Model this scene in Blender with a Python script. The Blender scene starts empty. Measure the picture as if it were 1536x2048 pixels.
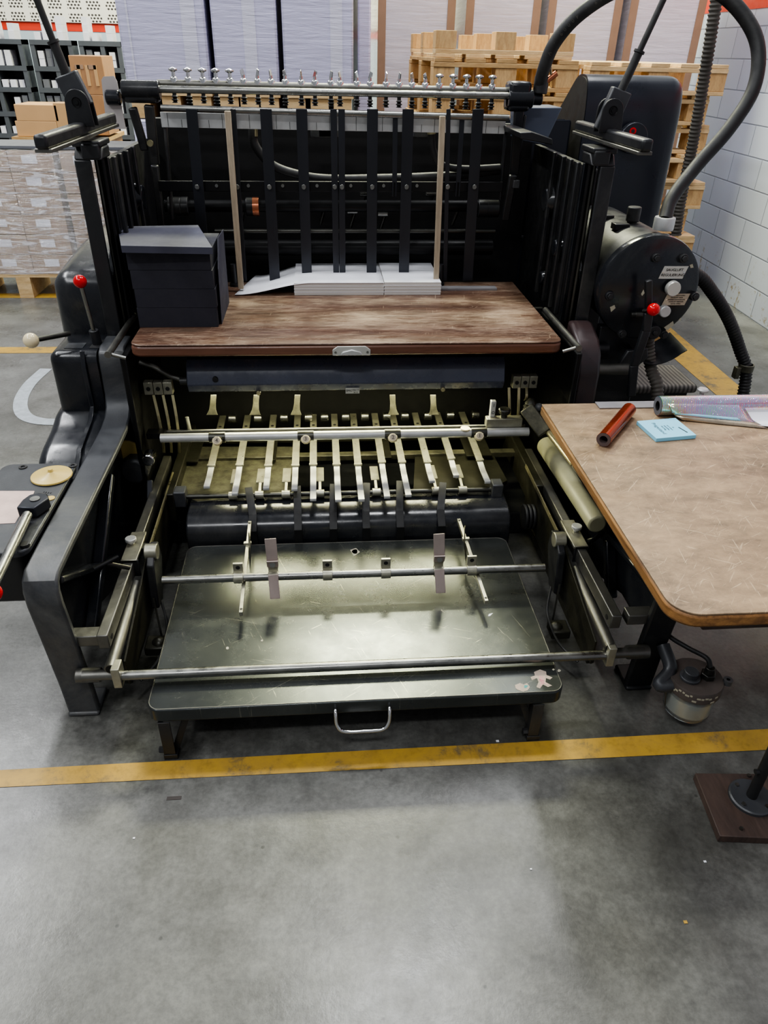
import bpy, math, random
from mathutils import Vector, Matrix
random.seed(7)
C = bpy.context.scene.collection
PI = math.pi
# ------------------------------------------------------------------ camera model (frame 1536 x 2048)
F = 1440.; PT = math.radians(32.65); YW = math.radians(5.34); RL = math.radians(1.39); H = 1.6
cp, sp = math.cos(PT), math.sin(PT)
R0 = Matrix(((1,0,0),(0,-sp,-cp),(0,cp,-sp)))
Ry = Matrix(((math.cos(YW),-math.sin(YW),0),(math.sin(YW),math.cos(YW),0),(0,0,1)))
Rr = Matrix(((math.cos(RL),-math.sin(RL),0),(math.sin(RL),math.cos(RL),0),(0,0,1)))
RC = Rr @ R0 @ Ry
def at(px, py, ax, val):
    "where the sight line through a photo pixel meets the real plane ax = val"
    d = RC.transposed() @ Vector(((px-768)/F, (py-1024)/F, 1))
    i = 'xyz'.index(ax); t = (val-(H if i == 2 else 0))/d[i]
    return Vector((d[0]*t, d[1]*t, H+d[2]*t))
cam = bpy.data.cameras.new('camera'); co = bpy.data.objects.new('camera', cam); C.objects.link(co)
M3 = Matrix((RC[0], -Vector(RC[1]), -Vector(RC[2]))).transposed()
co.matrix_world = Matrix.Translation((0,0,H)) @ M3.to_4x4()
cam.sensor_fit = 'VERTICAL'; cam.sensor_height = 24; cam.lens = 24*F/2048; cam.clip_start = .02; cam.clip_end = 60
bpy.context.scene.camera = co

# ------------------------------------------------------------------ materials
def lin(c):
    c = c/255.; return c/12.92 if c <= .04045 else ((c+.055)/1.055)**2.4
def rgb(r, g, b): return (lin(r), lin(g), lin(b), 1)
class NT:
    def __init__(s, m): s.t = m.node_tree; s.n = s.t.nodes; s.l = s.t.links
    def new(s, ty, **k):
        n = s.n.new(ty)
        for a, v in k.items():
            if a.startswith('i_'): n.inputs[a[2:].replace('_', ' ')].default_value = v
            else: setattr(n, a, v)
        return n
    def link(s, a, b): s.l.new(a, b)
    def coords(s, scale=(1,1,1), rot=(0,0,0)):
        tc = s.new('ShaderNodeTexCoord'); mp = s.new('ShaderNodeMapping')
        mp.inputs['Scale'].default_value = scale
        src = tc.outputs['Object']
        if any(rot):
            m0 = s.new('ShaderNodeMapping'); m0.inputs['Rotation'].default_value = rot; s.link(src, m0.inputs['Vector']); src = m0.outputs['Vector']
        s.link(src, mp.inputs['Vector']); return mp.outputs['Vector']
    def noise(s, vec, scale, detail=4, rough=.55, dist=0):
        n = s.new('ShaderNodeTexNoise'); n.inputs['Scale'].default_value = scale; n.inputs['Detail'].default_value = detail
        n.inputs['Roughness'].default_value = rough; n.inputs['Distortion'].default_value = dist
        s.link(vec, n.inputs['Vector']); return n.outputs['Fac']
    def ramp(s, fac, stops):
        r = s.new('ShaderNodeValToRGB'); e = r.color_ramp.elements
        while len(e) < len(stops): e.new(.5)
        for k, (p, c) in enumerate(stops):
            e[k].position = p; e[k].color = c if len(c) == 4 else (*c, 1)
        s.link(fac, r.inputs['Fac']); return r.outputs['Color']
    def mix(s, fac, a, b, mode='MIX'):
        m = s.new('ShaderNodeMix', data_type='RGBA', blend_type=mode)
        for sock, v in ((m.inputs[0], fac), (m.inputs[6], a), (m.inputs[7], b)):
            if hasattr(v, 'links') or hasattr(v, 'is_linked'): s.link(v, sock)
            else: sock.default_value = v
        return m.outputs[2]
    def math(s, op, a, b=0):
        m = s.new('ShaderNodeMath', operation=op)
        for sock, v in ((m.inputs[0], a), (m.inputs[1], b)):
            if hasattr(v, 'is_linked'): s.link(v, sock)
            else: sock.default_value = v
        return m.outputs[0]
def g(v): return (v, v, v, 1)
def newmat(name):
    m = bpy.data.materials.new(name); m.use_nodes = True
    nt = NT(m); bs = nt.n['Principled BSDF']; return m, nt, bs
def mat(name, col, rough=.5, metal=0, var=.25, col2=None, vs=9, stretch=(1,1,1), bump=0, bs_=120, spec=None, dust=0, dustc=(150,148,140), rv=.12):
    m, nt, b = newmat(name)
    v = nt.coords(stretch)
    n1 = nt.noise(v, vs, 6, .6)
    c1 = rgb(*col); c2 = rgb(*col2) if col2 else tuple(max(0, x*(1-var)) for x in c1[:3])+(1,)
    c = nt.ramp(n1, [(.3, c2), (.7, c1)])
    if dust:
        n3 = nt.noise(v, 3.1, 8, .7, .4); f = nt.ramp(n3, [(.5, g(0)), (.75, g(dust))]); c = nt.mix(f, c, rgb(*dustc))
    nt.link(c, b.inputs['Base Color'])
    n2 = nt.noise(v, vs*2.7, 5, .65)
    r = nt.ramp(n2, [(.25, g(max(0, rough-rv))), (.75, g(min(1, rough+rv)))])
    nt.link(r, b.inputs['Roughness']); b.inputs['Metallic'].default_value = metal
    if spec is not None: b.inputs['Specular IOR Level'].default_value = spec
    if bump:
        bn = nt.noise(nt.coords(stretch), bs_, 5, .6); bp = nt.new('ShaderNodeBump'); bp.inputs['Strength'].default_value = bump; bp.inputs['Distance'].default_value = .002
        nt.link(bn, bp.inputs['Height']); nt.link(bp.outputs['Normal'], b.inputs['Normal'])
    return m
MT = {}
MT['enamel'] = mat('black_enamel', (30,32,37), .22, 0, .3, vs=5, dust=.10, bump=.03, bs_=40)
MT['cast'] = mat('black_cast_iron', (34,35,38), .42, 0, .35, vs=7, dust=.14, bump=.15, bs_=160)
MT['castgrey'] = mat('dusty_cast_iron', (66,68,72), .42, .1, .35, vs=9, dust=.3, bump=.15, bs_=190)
MT['dark'] = mat('oily_dark_metal', (20,20,22), .45, .3, .5, vs=11)
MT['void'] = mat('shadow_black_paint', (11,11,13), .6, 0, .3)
MT['strap'] = mat('blued_steel_strap', (58,60,66), .36, .6, .3, vs=6, stretch=(1,1,.2))
MT['steel'] = mat('worn_steel', (150,150,146), .32, 1, .35, vs=12, stretch=(1,1,1), bump=.05)
MT['railsteel'] = mat('grey_rail_steel', (118,117,112), .42, .8, .35, vs=14, dust=.2, bump=.1)
MT['darksteel'] = mat('dark_oiled_steel', (84,84,80), .35, .85, .4, vs=9, dust=.15)
MT['chrome'] = mat('bright_chrome', (215,215,215), .14, 1, .1)
MT['alu'] = mat('cast_aluminium', (196,197,196), .4, .45, .2, vs=20, bump=.08)
MT['fing'] = mat('finger_steel', (176,174,158), .36, .75, .35, vs=22, dust=.1, bump=.06)
MT['olive'] = mat('oil_stained_plate', (98,96,80), .45, .35, .5, col2=(50,49,42), vs=26, bump=.35, bs_=150)
MT['olivedk'] = mat('dark_oily_plate', (52,51,42), .4, .4, .5, vs=12, bump=.2)
MT['brass'] = mat('spring_brass', (190,182,146), .34, .8, .3, vs=15)
MT['cream'] = mat('cream_plastic', (226,214,178), .35, 0, .1)
MT['ivory'] = mat('ivory_knob', (222,208,172), .18, 0, .1)
MT['red'] = mat('red_knob', (196,22,28), .13, 0, .1)
MT['disk'] = mat('amber_plastic', (205,180,106), .35, 0, .2, vs=18)
MT['lampbox'] = mat('blue_black_lacquer', (66,70,84), .28, 0, .25, vs=6)
MT['card'] = mat('black_card', (38,38,48), .75, 0, .12, vs=14)
MT['cardtop'] = mat('dark_grey_card', (66,67,82), .7, 0, .12, vs=10)
MT['rubber'] = mat('black_rubber', (32,32,33), .55, 0, .3, vs=14, dust=.15)
MT['conduit'] = mat('grey_conduit', (82,78,72), .6, 0, .3, vs=20)
MT['label'] = mat('label_plate', (196,196,190), .35, .4, .1)
MT['labeltan'] = mat('label_plate_tan', (180,168,150), .35, .4, .1)
MT['ink'] = mat('black_ink', (18,18,20), .6, 0, .1)
MT['inkgrey'] = mat('printed_ink', (70,64,60), .6, 0, .1)
MT['white'] = mat('white_carton', (214,214,222), .6, 0, .1)
MT['greybox'] = mat('grey_carton', (98,100,106), .6, 0, .15)
MT['rack'] = mat('rack_steel', (78,82,88), .5, 0, .2)
MT['pinkpaper'] = mat('instruction_label', (205,180,172), .5, 0, .25, vs=30)
MT['paper'] = mat('white_paper', (226,227,233), .65, 0, .04)
MT['blue'] = mat('blue_paper', (138,204,232), .6, 0, .06)
MT['copper'] = mat('copper_fitting', (190,120,90), .35, .9, .2)
MT['pad'] = mat('step_body', (30,30,31), .6, 0, .3)

def m_stackedges(name, col, axis=2, sc=600):
    m, nt, b = newmat(name)
    v = nt.coords((2,2,sc) if axis == 2 else (1,1,1)); n = nt.noise(v, 1, 2, .5)
    c = rgb(*col); nt.link(nt.ramp(n, [(.3, tuple(x*.7 for x in c[:3])), (.6, c)]), b.inputs['Base Color']); b.inputs['Roughness'].default_value = .7
    return m
MT['paperedge'] = m_stackedges('paper_edges', (206,203,198))

def m_floor():
    m, nt, b = newmat('polished_concrete')
    v = nt.coords(); a = nt.noise(v, .9, 8, .62, .3); c = nt.noise(v, 5, 9, .7, .2); f = nt.noise(v, 70, 4, .7); st = nt.noise(v, 1.7, 4, .6, 1.2)
    col = nt.ramp(a, [(.28, rgb(74,73,68)), (.5, rgb(106,105,100)), (.72, rgb(146,146,141))])
    col2 = nt.ramp(c, [(.3, rgb(84,83,79)), (.7, rgb(150,151,147))]); col = nt.mix(.5, col, col2)
    blot = nt.ramp(nt.noise(v, 2.3, 9, .72, .5), [(.38, g(.72)), (.6, g(1.0))]); col = nt.mix(.8, col, blot, 'MULTIPLY')
    gr = nt.ramp(f, [(.35, g(.55)), (.62, g(1))]); col = nt.mix(.55, col, gr, 'MULTIPLY')
    vo = nt.new('ShaderNodeTexVoronoi'); vo.inputs['Scale'].default_value = 9; nt.link(v, vo.inputs['Vector'])
    sp_ = nt.ramp(vo.outputs['Distance'], [(.028, g(.25)), (.05, g(1))]); col = nt.mix(.6, col, sp_, 'MULTIPLY')
    # oil stains round machine feet, wide dark areas, painted side-table shade at right
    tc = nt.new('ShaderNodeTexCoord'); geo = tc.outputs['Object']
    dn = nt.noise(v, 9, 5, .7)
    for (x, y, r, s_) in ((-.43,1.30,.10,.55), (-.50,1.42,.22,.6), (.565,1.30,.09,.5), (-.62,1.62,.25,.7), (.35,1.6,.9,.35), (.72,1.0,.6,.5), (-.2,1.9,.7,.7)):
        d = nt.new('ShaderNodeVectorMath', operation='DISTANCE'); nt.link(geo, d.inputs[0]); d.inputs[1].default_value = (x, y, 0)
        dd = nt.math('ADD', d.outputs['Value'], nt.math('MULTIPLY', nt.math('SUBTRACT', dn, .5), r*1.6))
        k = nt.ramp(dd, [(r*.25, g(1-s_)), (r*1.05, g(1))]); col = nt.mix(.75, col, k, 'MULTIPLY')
    nt.link(col, b.inputs['Base Color'])
    r = nt.ramp(nt.noise(v, 3.2, 8, .7), [(.3, g(.2)), (.7, g(.42))]); nt.link(r, b.inputs['Roughness'])
    bp = nt.new('ShaderNodeBump'); bp.inputs['Strength'].default_value = .25; bp.inputs['Distance'].default_value = .0015; nt.link(f, bp.inputs['Height']); nt.link(bp.outputs['Normal'], b.inputs['Normal'])
    return m
def m_line():
    m, nt, b = newmat('yellow_floor_paint'); v = nt.coords()
    n = nt.noise(v, 6, 8, .75, .3); c = nt.ramp(n, [(.36, rgb(112,100,76)), (.46, rgb(176,142,66)), (.7, rgb(196,158,64))])
    dk = nt.ramp(nt.noise(v, 30, 5, .7), [(.3, g(.6)), (.5, g(1))]); c = nt.mix(.6, c, dk, 'MULTIPLY')
    nt.link(c, b.inputs['Base Color']); b.inputs['Roughness'].default_value = .45; return m
def m_brick():
    m, nt, b = newmat('painted_brick')
    tc = nt.new('ShaderNodeTexCoord'); sx = nt.new('ShaderNodeSeparateXYZ'); nt.link(tc.outputs['Object'], sx.inputs[0])
    cb = nt.new('ShaderNodeCombineXYZ'); nt.link(sx.outputs['Y'], cb.inputs[0]); nt.link(sx.outputs['Z'], cb.inputs[1])
    br = nt.new('ShaderNodeTexBrick'); nt.link(cb.outputs[0], br.inputs['Vector'])
    for k, vv in (('Scale',1),('Mortar Size',.006),('Mortar Smooth',.6),('Brick Width',.44),('Row Height',.2)): br.inputs[k].default_value = vv
    br.inputs['Color1'].default_value = rgb(182,188,202); br.inputs['Color2'].default_value = rgb(172,178,194); br.inputs['Mortar'].default_value = rgb(138,144,160)
    v = nt.coords(); n = nt.noise(v, 7, 7, .75); low = nt.ramp(sx.outputs['Z'], [(.15, g(1)), (.5, g(0))])
    pk = nt.math('MULTIPLY', nt.ramp(n, [(.56, g(0)), (.6, g(1))]), low)
    c = nt.mix(pk, br.outputs['Color'], rgb(150,140,124)); nt.link(c, b.inputs['Base Color']); b.inputs['Roughness'].default_value = .6
    bp = nt.new('ShaderNodeBump'); bp.inputs['Strength'].default_value = .5; bp.inputs['Distance'].default_value = .01; bp.invert = True
    nt.link(br.outputs['Fac'], bp.inputs['Height']); nt.link(bp.outputs['Normal'], b.inputs['Normal']); return m
def m_perf():
    m, nt, b = newmat('perforated_cream_panel')
    tc = nt.new('ShaderNodeTexCoord'); sx = nt.new('ShaderNodeSeparateXYZ'); nt.link(tc.outputs['Object'], sx.inputs[0])
    X, Z = sx.outputs['X'], sx.outputs['Z']
    def fr(a, k): return nt.math('FRACT', nt.math('MULTIPLY', a, k))
    row = nt.math('FLOOR', nt.math('MULTIPLY', Z, 38)); off = nt.math('MULTIPLY', nt.math('MODULO', row, 2), .5)
    hx = nt.math('FRACT', nt.math('ADD', nt.math('MULTIPLY', X, 30), off)); hz = fr(Z, 38)
    d = nt.math('SQRT', nt.math('ADD', nt.math('POWER', nt.math('SUBTRACT', hx, .5), 2), nt.math('POWER', nt.math('SUBTRACT', hz, .5), 2)))
    hole = nt.math('LESS_THAN', d, .33)
    gx = nt.math('LESS_THAN', fr(X, 5.4), .72); gz = nt.math('LESS_THAN', fr(Z, 9.5), .75)
    k = nt.math('MULTIPLY', hole, nt.math('MULTIPLY', gx, gz))
    nt.link(nt.mix(k, rgb(226,222,210), rgb(60,56,52)), b.inputs['Base Color']); b.inputs['Roughness'].default_value = .6; return m
def m_wood(name, c1, c2, cpatch=None, stretch=(1,8,1), sc=5, rough=.4, patch=(.5,.7), bump=.15, scratch=0):
    m, nt, b = newmat(name); v = nt.coords(stretch); n = nt.noise(v, sc, 8, .68, .6)
    c = nt.ramp(n, [(.3, rgb(*c2)), (.7, rgb(*c1))])
    gr = nt.ramp(nt.noise(v, sc*7, 4, .7), [(.3, g(.72)), (.65, g(1))]); c = nt.mix(.7, c, gr, 'MULTIPLY')
    if cpatch:
        n2 = nt.noise(nt.coords((1,2.4,1)), 2.6, 9, .72, .3); n3 = nt.noise(v, 15, 6, .75)
        f = nt.ramp(nt.math('ADD', nt.math('MULTIPLY', n2, .62), nt.math('MULTIPLY', n3, .38)), [(patch[0], g(0)), (patch[1], g(1))]); c = nt.mix(f, c, rgb(*cpatch))
    if scratch:
        for rot in (.5, -.9, 1.7, 2.6):
            v2 = nt.coords((5,110,1), (0,0,rot)); s_ = nt.ramp(nt.noise(v2, 2.2, 3, .6, .3), [(.66, g(0)), (.70, g(scratch))]); c = nt.mix(s_, c, rgb(226,206,176))
    nt.link(c, b.inputs['Base Color'])
    r = nt.ramp(nt.noise(v, 6, 5, .6), [(.3, g(rough-.1)), (.7, g(rough+.15))]); nt.link(r, b.inputs['Roughness'])
    bp = nt.new('ShaderNodeBump'); bp.inputs['Strength'].default_value = bump; bp.inputs['Distance'].default_value = .002; nt.link(nt.noise(v, sc*8, 4, .7), bp.inputs['Height']); nt.link(bp.outputs['Normal'], b.inputs['Normal'])
    return m
def m_table():
    m, nt, b = newmat('dusty_black_sheet_metal'); v = nt.coords(); n = nt.noise(v, 2.2, 8, .65, .8)
    c = nt.ramp(n, [(.3, rgb(58,61,62)), (.55, rgb(74,77,75)), (.8, rgb(96,98,92))])
    f = nt.ramp(nt.noise(v, 160, 4, .8), [(.62, g(0)), (.72, g(.5))]); c = nt.mix(f, c, rgb(150,148,130))
    for rot in (.3, 1.2, -.6):
        s_ = nt.ramp(nt.noise(nt.coords((3,90,1), (0,0,rot)), 2, 3, .6, .6), [(.68, g(0)), (.72, g(.4))]); c = nt.mix(s_, c, rgb(170,168,150))
    nt.link(c, b.inputs['Base Color']); b.inputs['Metallic'].default_value = .7
    nt.link(nt.ramp(nt.noise(v, 5, 8, .7), [(.3, g(.2)), (.7, g(.32))]), b.inputs['Roughness']); return m
def m_wrapped(name, col, stripe=(225,224,236), sx_=.0, lines=70):
    m, nt, b = newmat(name); v = nt.coords((1,1,18)); n = nt.noise(v, 3, 5, .6, .4)
    c = nt.ramp(n, [(.35, tuple(x*.86 for x in rgb(*col)[:3])), (.6, rgb(*col)), (.8, rgb(*[min(255, q+18) for q in col]))])
    nt.link(c, b.inputs['Base Color']); b.inputs['Roughness'].default_value = .28
    b.inputs['Coat Weight'].default_value = .6; b.inputs['Coat Roughness'].default_value = .15
    bp = nt.new('ShaderNodeBump'); bp.inputs['Strength'].default_value = .5; bp.inputs['Distance'].default_value = .01
    nt.link(nt.noise(nt.coords((1.5,1.5,14)), 3, 4, .6, .5), bp.inputs['Height']); nt.link(bp.outputs['Normal'], b.inputs['Normal']); return m
def m_film(name, dens=.3, rough=.12, stretch=(1.2,1.2,9)):
    m, nt, b = newmat(name); out = nt.n['Material Output']
    tr = nt.new('ShaderNodeBsdfTransparent'); gl = nt.new('ShaderNodeBsdfGlossy'); gl.inputs['Roughness'].default_value = rough; gl.inputs['Color'].default_value = (1,1,1,1)
    df = nt.new('ShaderNodeBsdfDiffuse'); df.inputs['Color'].default_value = rgb(230,230,235)
    v = nt.coords(stretch); n = nt.noise(v, 4, 6, .7, .8); f1 = nt.ramp(n, [(.5, g(.0)), (.62, g(dens))])  # white diffuse streaks paint the film's highlights into its colour
    bp = nt.new('ShaderNodeBump'); bp.inputs['Strength'].default_value = 1; bp.inputs['Distance'].default_value = .03; nt.link(nt.noise(v, 5, 5, .6, 1), bp.inputs['Height']); nt.link(bp.outputs['Normal'], gl.inputs['Normal'])
    a = nt.new('ShaderNodeMixShader'); a.inputs[0].default_value = .2; nt.link(tr.outputs[0], a.inputs[1]); nt.link(gl.outputs[0], a.inputs[2])
    c = nt.new('ShaderNodeMixShader'); nt.link(f1, c.inputs[0]); nt.link(a.outputs[0], c.inputs[1]); nt.link(df.outputs[0], c.inputs[2])
    nt.link(c.outputs[0], out.inputs['Surface']); return m
def m_holo():
    m, nt, b = newmat('holographic_foil'); tc = nt.new('ShaderNodeTexCoord'); v = nt.coords((1,1,1))
    vo = nt.new('ShaderNodeTexVoronoi'); vo.inputs['Scale'].default_value = 190; nt.link(v, vo.inputs['Vector'])
    w = nt.new('ShaderNodeTexWave'); w.inputs['Scale'].default_value = 60; w.inputs['Distortion'].default_value = 1; nt.link(v, w.inputs['Vector'])
    hs = nt.new('ShaderNodeHueSaturation'); hs.inputs['Color'].default_value = (1,.22,.22,1); 
    hu = nt.math('FRACT', nt.math('ADD', nt.math('MULTIPLY', w.outputs['Fac'], .6), nt.math('MULTIPLY', nt.noise(v, 9, 2), 2.2))); nt.link(hu, hs.inputs['Hue'])
    sep = nt.new('ShaderNodeSeparateColor'); nt.link(vo.outputs['Color'], sep.inputs[0])
    f = nt.ramp(sep.outputs[0], [(.2, g(.35)), (.7, g(1))]); c = nt.mix(f, rgb(205,207,216), hs.outputs[0])
    nt.link(c, b.inputs['Base Color']); b.inputs['Metallic'].default_value = .85; b.inputs['Roughness'].default_value = .22
    bp = nt.new('ShaderNodeBump'); bp.inputs['Strength'].default_value = .6; bp.inputs['Distance'].default_value = .001; nt.link(sep.outputs[1], bp.inputs['Height']); nt.link(bp.outputs['Normal'], b.inputs['Normal']); return m
def m_glass():
    m, nt, b = newmat('jar_glass'); b.inputs['Base Color'].default_value = (.93,.97,.95,1); b.inputs['Transmission Weight'].default_value = .92; b.inputs['Roughness'].default_value = .08; b.inputs['IOR'].default_value = 1.45; return m
def m_ribpad():
    m, nt, b = newmat('ribbed_rubber_mat'); w = nt.new('ShaderNodeTexWave'); w.inputs['Scale'].default_value = 16; w.inputs['Distortion'].default_value = 1.5; nt.link(nt.coords(), w.inputs['Vector'])
    nt.link(nt.ramp(w.outputs['Fac'], [(.2, rgb(50,47,45)), (.8, rgb(92,88,84))]), b.inputs['Base Color']); b.inputs['Roughness'].default_value = .7; return m
MT['floor'] = m_floor(); MT['line'] = m_line(); MT['brick'] = m_brick(); MT['perf'] = m_perf()
MT['wood'] = m_wood('worn_mahogany', (112,84,68), (70,48,38), (160,138,118), (1,7,1), 4, .33, (.475,.63), .15, .25)
MT['bluesheet'] = mat('blue_grey_sheet', (84,92,108), .35, .2, .15, vs=4)
MT['pgs'] = mat('warm_grey_steel', (168,154,148), .42, .5)
MT['leaf'] = mat('matt_leaf', (186,180,178), .5, .15, .15)
MT['woodedge'] = m_wood('mahogany_edge', (122,82,62), (86,54,42), None, (.6,8,8), 4, .3)
MT['hardboard'] = m_wood('worn_hardboard', (136,114,90), (92,76,60), (160,136,108), (1,1.5,1), 3.4, .42, (.42,.62), .08, .28)
MT['hardedge'] = m_wood('bare_wood_edge', (170,124,72), (96,62,34), None, (6,.8,8), 6, .5)
MT['plank'] = m_wood('stained_plank', (82,66,58), (54,42,38), None, (6,1,1), 4, .6)
MT['pine'] = m_wood('pallet_pine', (226,198,152), (190,156,108), None, (1,6,6), 4, .65)
MT['pineold'] = m_wood('aged_pallet_pine', (206,172,120), (160,124,80), None, (1,6,6), 4, .65)
MT['block'] = m_wood('pressed_wood_block', (214,180,128), (176,138,92), None, (4,4,1), 8, .7)
MT['stick'] = m_wood('pale_wood_strip', (188,174,152), (150,136,116), None, (6,6,.7), 6, .55)
MT['table'] = m_table()
MT['lav'] = m_wrapped('wrapped_lavender_paper', (194,192,218)); MT['lavfilm'] = m_wrapped('white_tape_film', (206,205,222))
MT['whitestack'] = m_wrapped('wrapped_white_paper', (206,202,212)); MT['kraft'] = mat('brown_corner_board', (150,122,100), .6, 0, .15)
MT['film'] = m_film('stretch_film', .55); MT['holo'] = m_holo(); MT['glass'] = m_glass(); MT['ribpad'] = m_ribpad()
MT['carton'] = mat('brown_carton', (158,136,116), .6, 0, .12, vs=4); MT['kcarton'] = mat('kraft_carton', (190,152,108), .65, 0, .12, vs=4); MT['kcarton2'] = mat('brown_box_board', (164,122,84), .6, 0, .12)
MT['foil'] = mat('copper_red_foil', (160,62,28), .22, .75, .25, vs=4, stretch=(.3,3,3)); MT['core'] = mat('cardboard_core', (96,82,80), .7)
MT['silver'] = mat('bare_foil_back', (190,176,156), .3, .8, .15); MT['bluegrey'] = mat('wall_paint_bluegrey', (176,190,200), .6, 0, .05); MT['redpaint'] = mat('red_wall_paint', (200,54,28), .5, 0, .08)
MT['hood'] = mat('blueblack_sheet_hood', (34,37,46), .33, 0, .2, vs=3); MT['steelsheet'] = mat('matt_sheet_steel', (150,148,150), .5, .5, .2, vs=7)
MT['chip'] = mat('chipped_paint', (170,165,146), .6); MT['sticker'] = mat('torn_sticker', (176,160,146), .6, 0, .3, vs=60); MT['pinkst'] = mat('torn_sticker_pink', (176,70,104), .6, 0, .5, col2=(190,176,160), vs=160); MT['teal'] = mat('teal_scrap', (60,150,150), .6)
MT['bluefilm'] = mat('pale_blue_film', (150,205,226), .3); MT['chalk'] = mat('white_floor_paint', (176,182,186), .6, 0, .3, vs=30)

# ------------------------------------------------------------------ mesh builder
def basis(d, up=(0,0,1)):
    d = Vector(d).normalized(); u = Vector(up)
    if abs(d.dot(u.normalized())) > .98: u = Vector((0,1,0)) if abs(d.y) < .9 else Vector((1,0,0))
    x = d.cross(u).normalized(); z = x.cross(d).normalized(); return x, d, z
class MB:
    def __init__(s): s.v = []; s.f = []
    def add(s, vs, fs):
        o = len(s.v); s.v += [Vector(q) for q in vs]; s.f += [[i+o for i in f] for f in fs]; return s
    def box(s, x0, x1, y0, y1, z0, z1):
        x0, x1 = sorted((x0, x1)); y0, y1 = sorted((y0, y1)); z0, z1 = sorted((z0, z1))
        return s.add([(x,y,z) for z in (z0,z1) for y in (y0,y1) for x in (x0,x1)], [(0,2,3,1),(4,5,7,6),(0,1,5,4),(2,6,7,3),(0,4,6,2),(1,3,7,5)])
    def bar(s, p0, p1, w, h, up=(0,0,1)):
        p0, p1 = Vector(p0), Vector(p1); x, d, z = basis(p1-p0, up)
        vs = [p+x*a*w/2+z*b*h/2 for p in (p0, p1) for b in (-1,1) for a in (-1,1)]
        return s.add(vs, [(0,1,3,2),(4,6,7,5),(0,4,5,1),(2,3,7,6),(0,2,6,4),(1,5,7,3)])
    def cyl(s, p0, p1, r, r2=None, n=24, cap=True):
        p0, p1 = Vector(p0), Vector(p1); r2 = r if r2 is None else r2; x, d, z = basis(p1-p0); vs = []
        for p, q in ((p0, r), (p1, r2)):
            vs += [p+(x*math.cos(2*PI*i/n)+z*math.sin(2*PI*i/n))*q for i in range(n)]
        fs = [(i, (i+1) % n, n+(i+1) % n, n+i) for i in range(n)]
        if cap: fs += [tuple(range(n-1, -1, -1)), tuple(range(n, 2*n))]
        return s.add(vs, [tuple(reversed(f)) for f in fs])
    def sweep(s, pts, r, n=16, cap=True):
        pts = [Vector(p) for p in pts]; vs = []; m = len(pts); prev = None
        for i, p in enumerate(pts):
            d = (pts[min(i+1, m-1)]-pts[max(i-1, 0)]).normalized()
            if prev is None: x, _, z = basis(d)
            else: x = (prev-d*prev.dot(d)).normalized(); z = x.cross(d).normalized()
            prev = x; q = r(i/(m-1)) if callable(r) else r
            vs += [p+(x*math.cos(2*PI*k/n)+z*math.sin(2*PI*k/n))*q for k in range(n)]
        fs = [(i*n+k, i*n+(k+1) % n, (i+1)*n+(k+1) % n, (i+1)*n+k) for i in range(m-1) for k in range(n)]
        if cap: fs += [tuple(range(n-1, -1, -1)), tuple(range((m-1)*n, m*n))]
        return s.add(vs, [tuple(reversed(f)) for f in fs])
    def lathe(s, prof, c, axis=(0,0,1), n=32):
        c = Vector(c); x, d, z = basis(axis); vs = []
        for r, t in prof: vs += [c+d*t+(x*math.cos(2*PI*k/n)+z*math.sin(2*PI*k/n))*max(r, 1e-5) for k in range(n)]
        m = len(prof)
        fs = [(i*n+k, i*n+(k+1) % n, (i+1)*n+(k+1) % n, (i+1)*n+k) for i in range(m-1) for k in range(n)]
        return s.add(vs, [tuple(reversed(f)) for f in fs])
    def prism(s, poly, axis, a, b):
        "poly: list of 2-D points in the two other axes (yz for x, xz for y, xy for z)"
        def P(u, v, w): return {'x': (w,u,v), 'y': (u,w,v), 'z': (u,v,w)}[axis]
        n = len(poly); vs = [P(u, v, a) for u, v in poly]+[P(u, v, b) for u, v in poly]
        return s.add(vs, [tuple(range(n)), tuple(range(2*n-1, n-1, -1))]+[(i, n+i, n+(i+1) % n, (i+1) % n) for i in range(n)])
    def strip(s, path, t, x0, x1):
        "a flange: path in the yz plane, thickened by t to its right side, from x0 to x1"
        n = len(path); off = []
        for i in range(n):
            a = Vector(path[max(i-1, 0)]); b = Vector(path[min(i+1, n-1)]); d = (b-a).normalized(); off.append((path[i][0]+d.y*t, path[i][1]-d.x*t))
        for i in range(n-1):
            q = [path[i], path[i+1], off[i+1], off[i]]
            s.add([(x, *p) for x in (x0, x1) for p in q], [(0,1,2,3),(7,6,5,4),(0,4,5,1),(3,2,6,7)]+([(0,3,7,4)] if i == 0 else [])+([(1,5,6,2)] if i == n-2 else []))
        return s
    def sphere(s, c, r, n=24): 
        k = n//2; return s.lathe([(r*math.sin(PI*i/k), -r*math.cos(PI*i/k)) for i in range(k+1)], c, (0,0,1), n)
    def hexa(s, p0, p1, r): return s.cyl(p0, p1, r, n=6)
    def build(s, name, m, parent=None, bevel=0, ang=38, label=None, seg=2):
        me = bpy.data.meshes.new(name); o = bpy.data.objects.new(name, me); C.objects.link(o)
        base = Vector((0,0,0))
        if parent is not None:
            p = parent; o.parent = p
            while p is not None: base = base+p.location; p = p.parent
        elif s.v:
            xs = [q.x for q in s.v]; ys = [q.y for q in s.v]; zs = [q.z for q in s.v]
            base = Vector(((min(xs)+max(xs))/2, (min(ys)+max(ys))/2, min(zs))); o.location = base
        me.from_pydata([q-base for q in s.v], [], s.f); me.update()
        import bmesh
        bm = bmesh.new(); bm.from_mesh(me); bmesh.ops.remove_doubles(bm, verts=bm.verts, dist=1e-6); bmesh.ops.recalc_face_normals(bm, faces=bm.faces); bm.to_mesh(me); bm.free()
        for p_ in me.polygons: p_.use_smooth = True
        me.set_sharp_from_angle(angle=math.radians(ang))
        me.materials.append(MT[m] if isinstance(m, str) else m)
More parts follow.
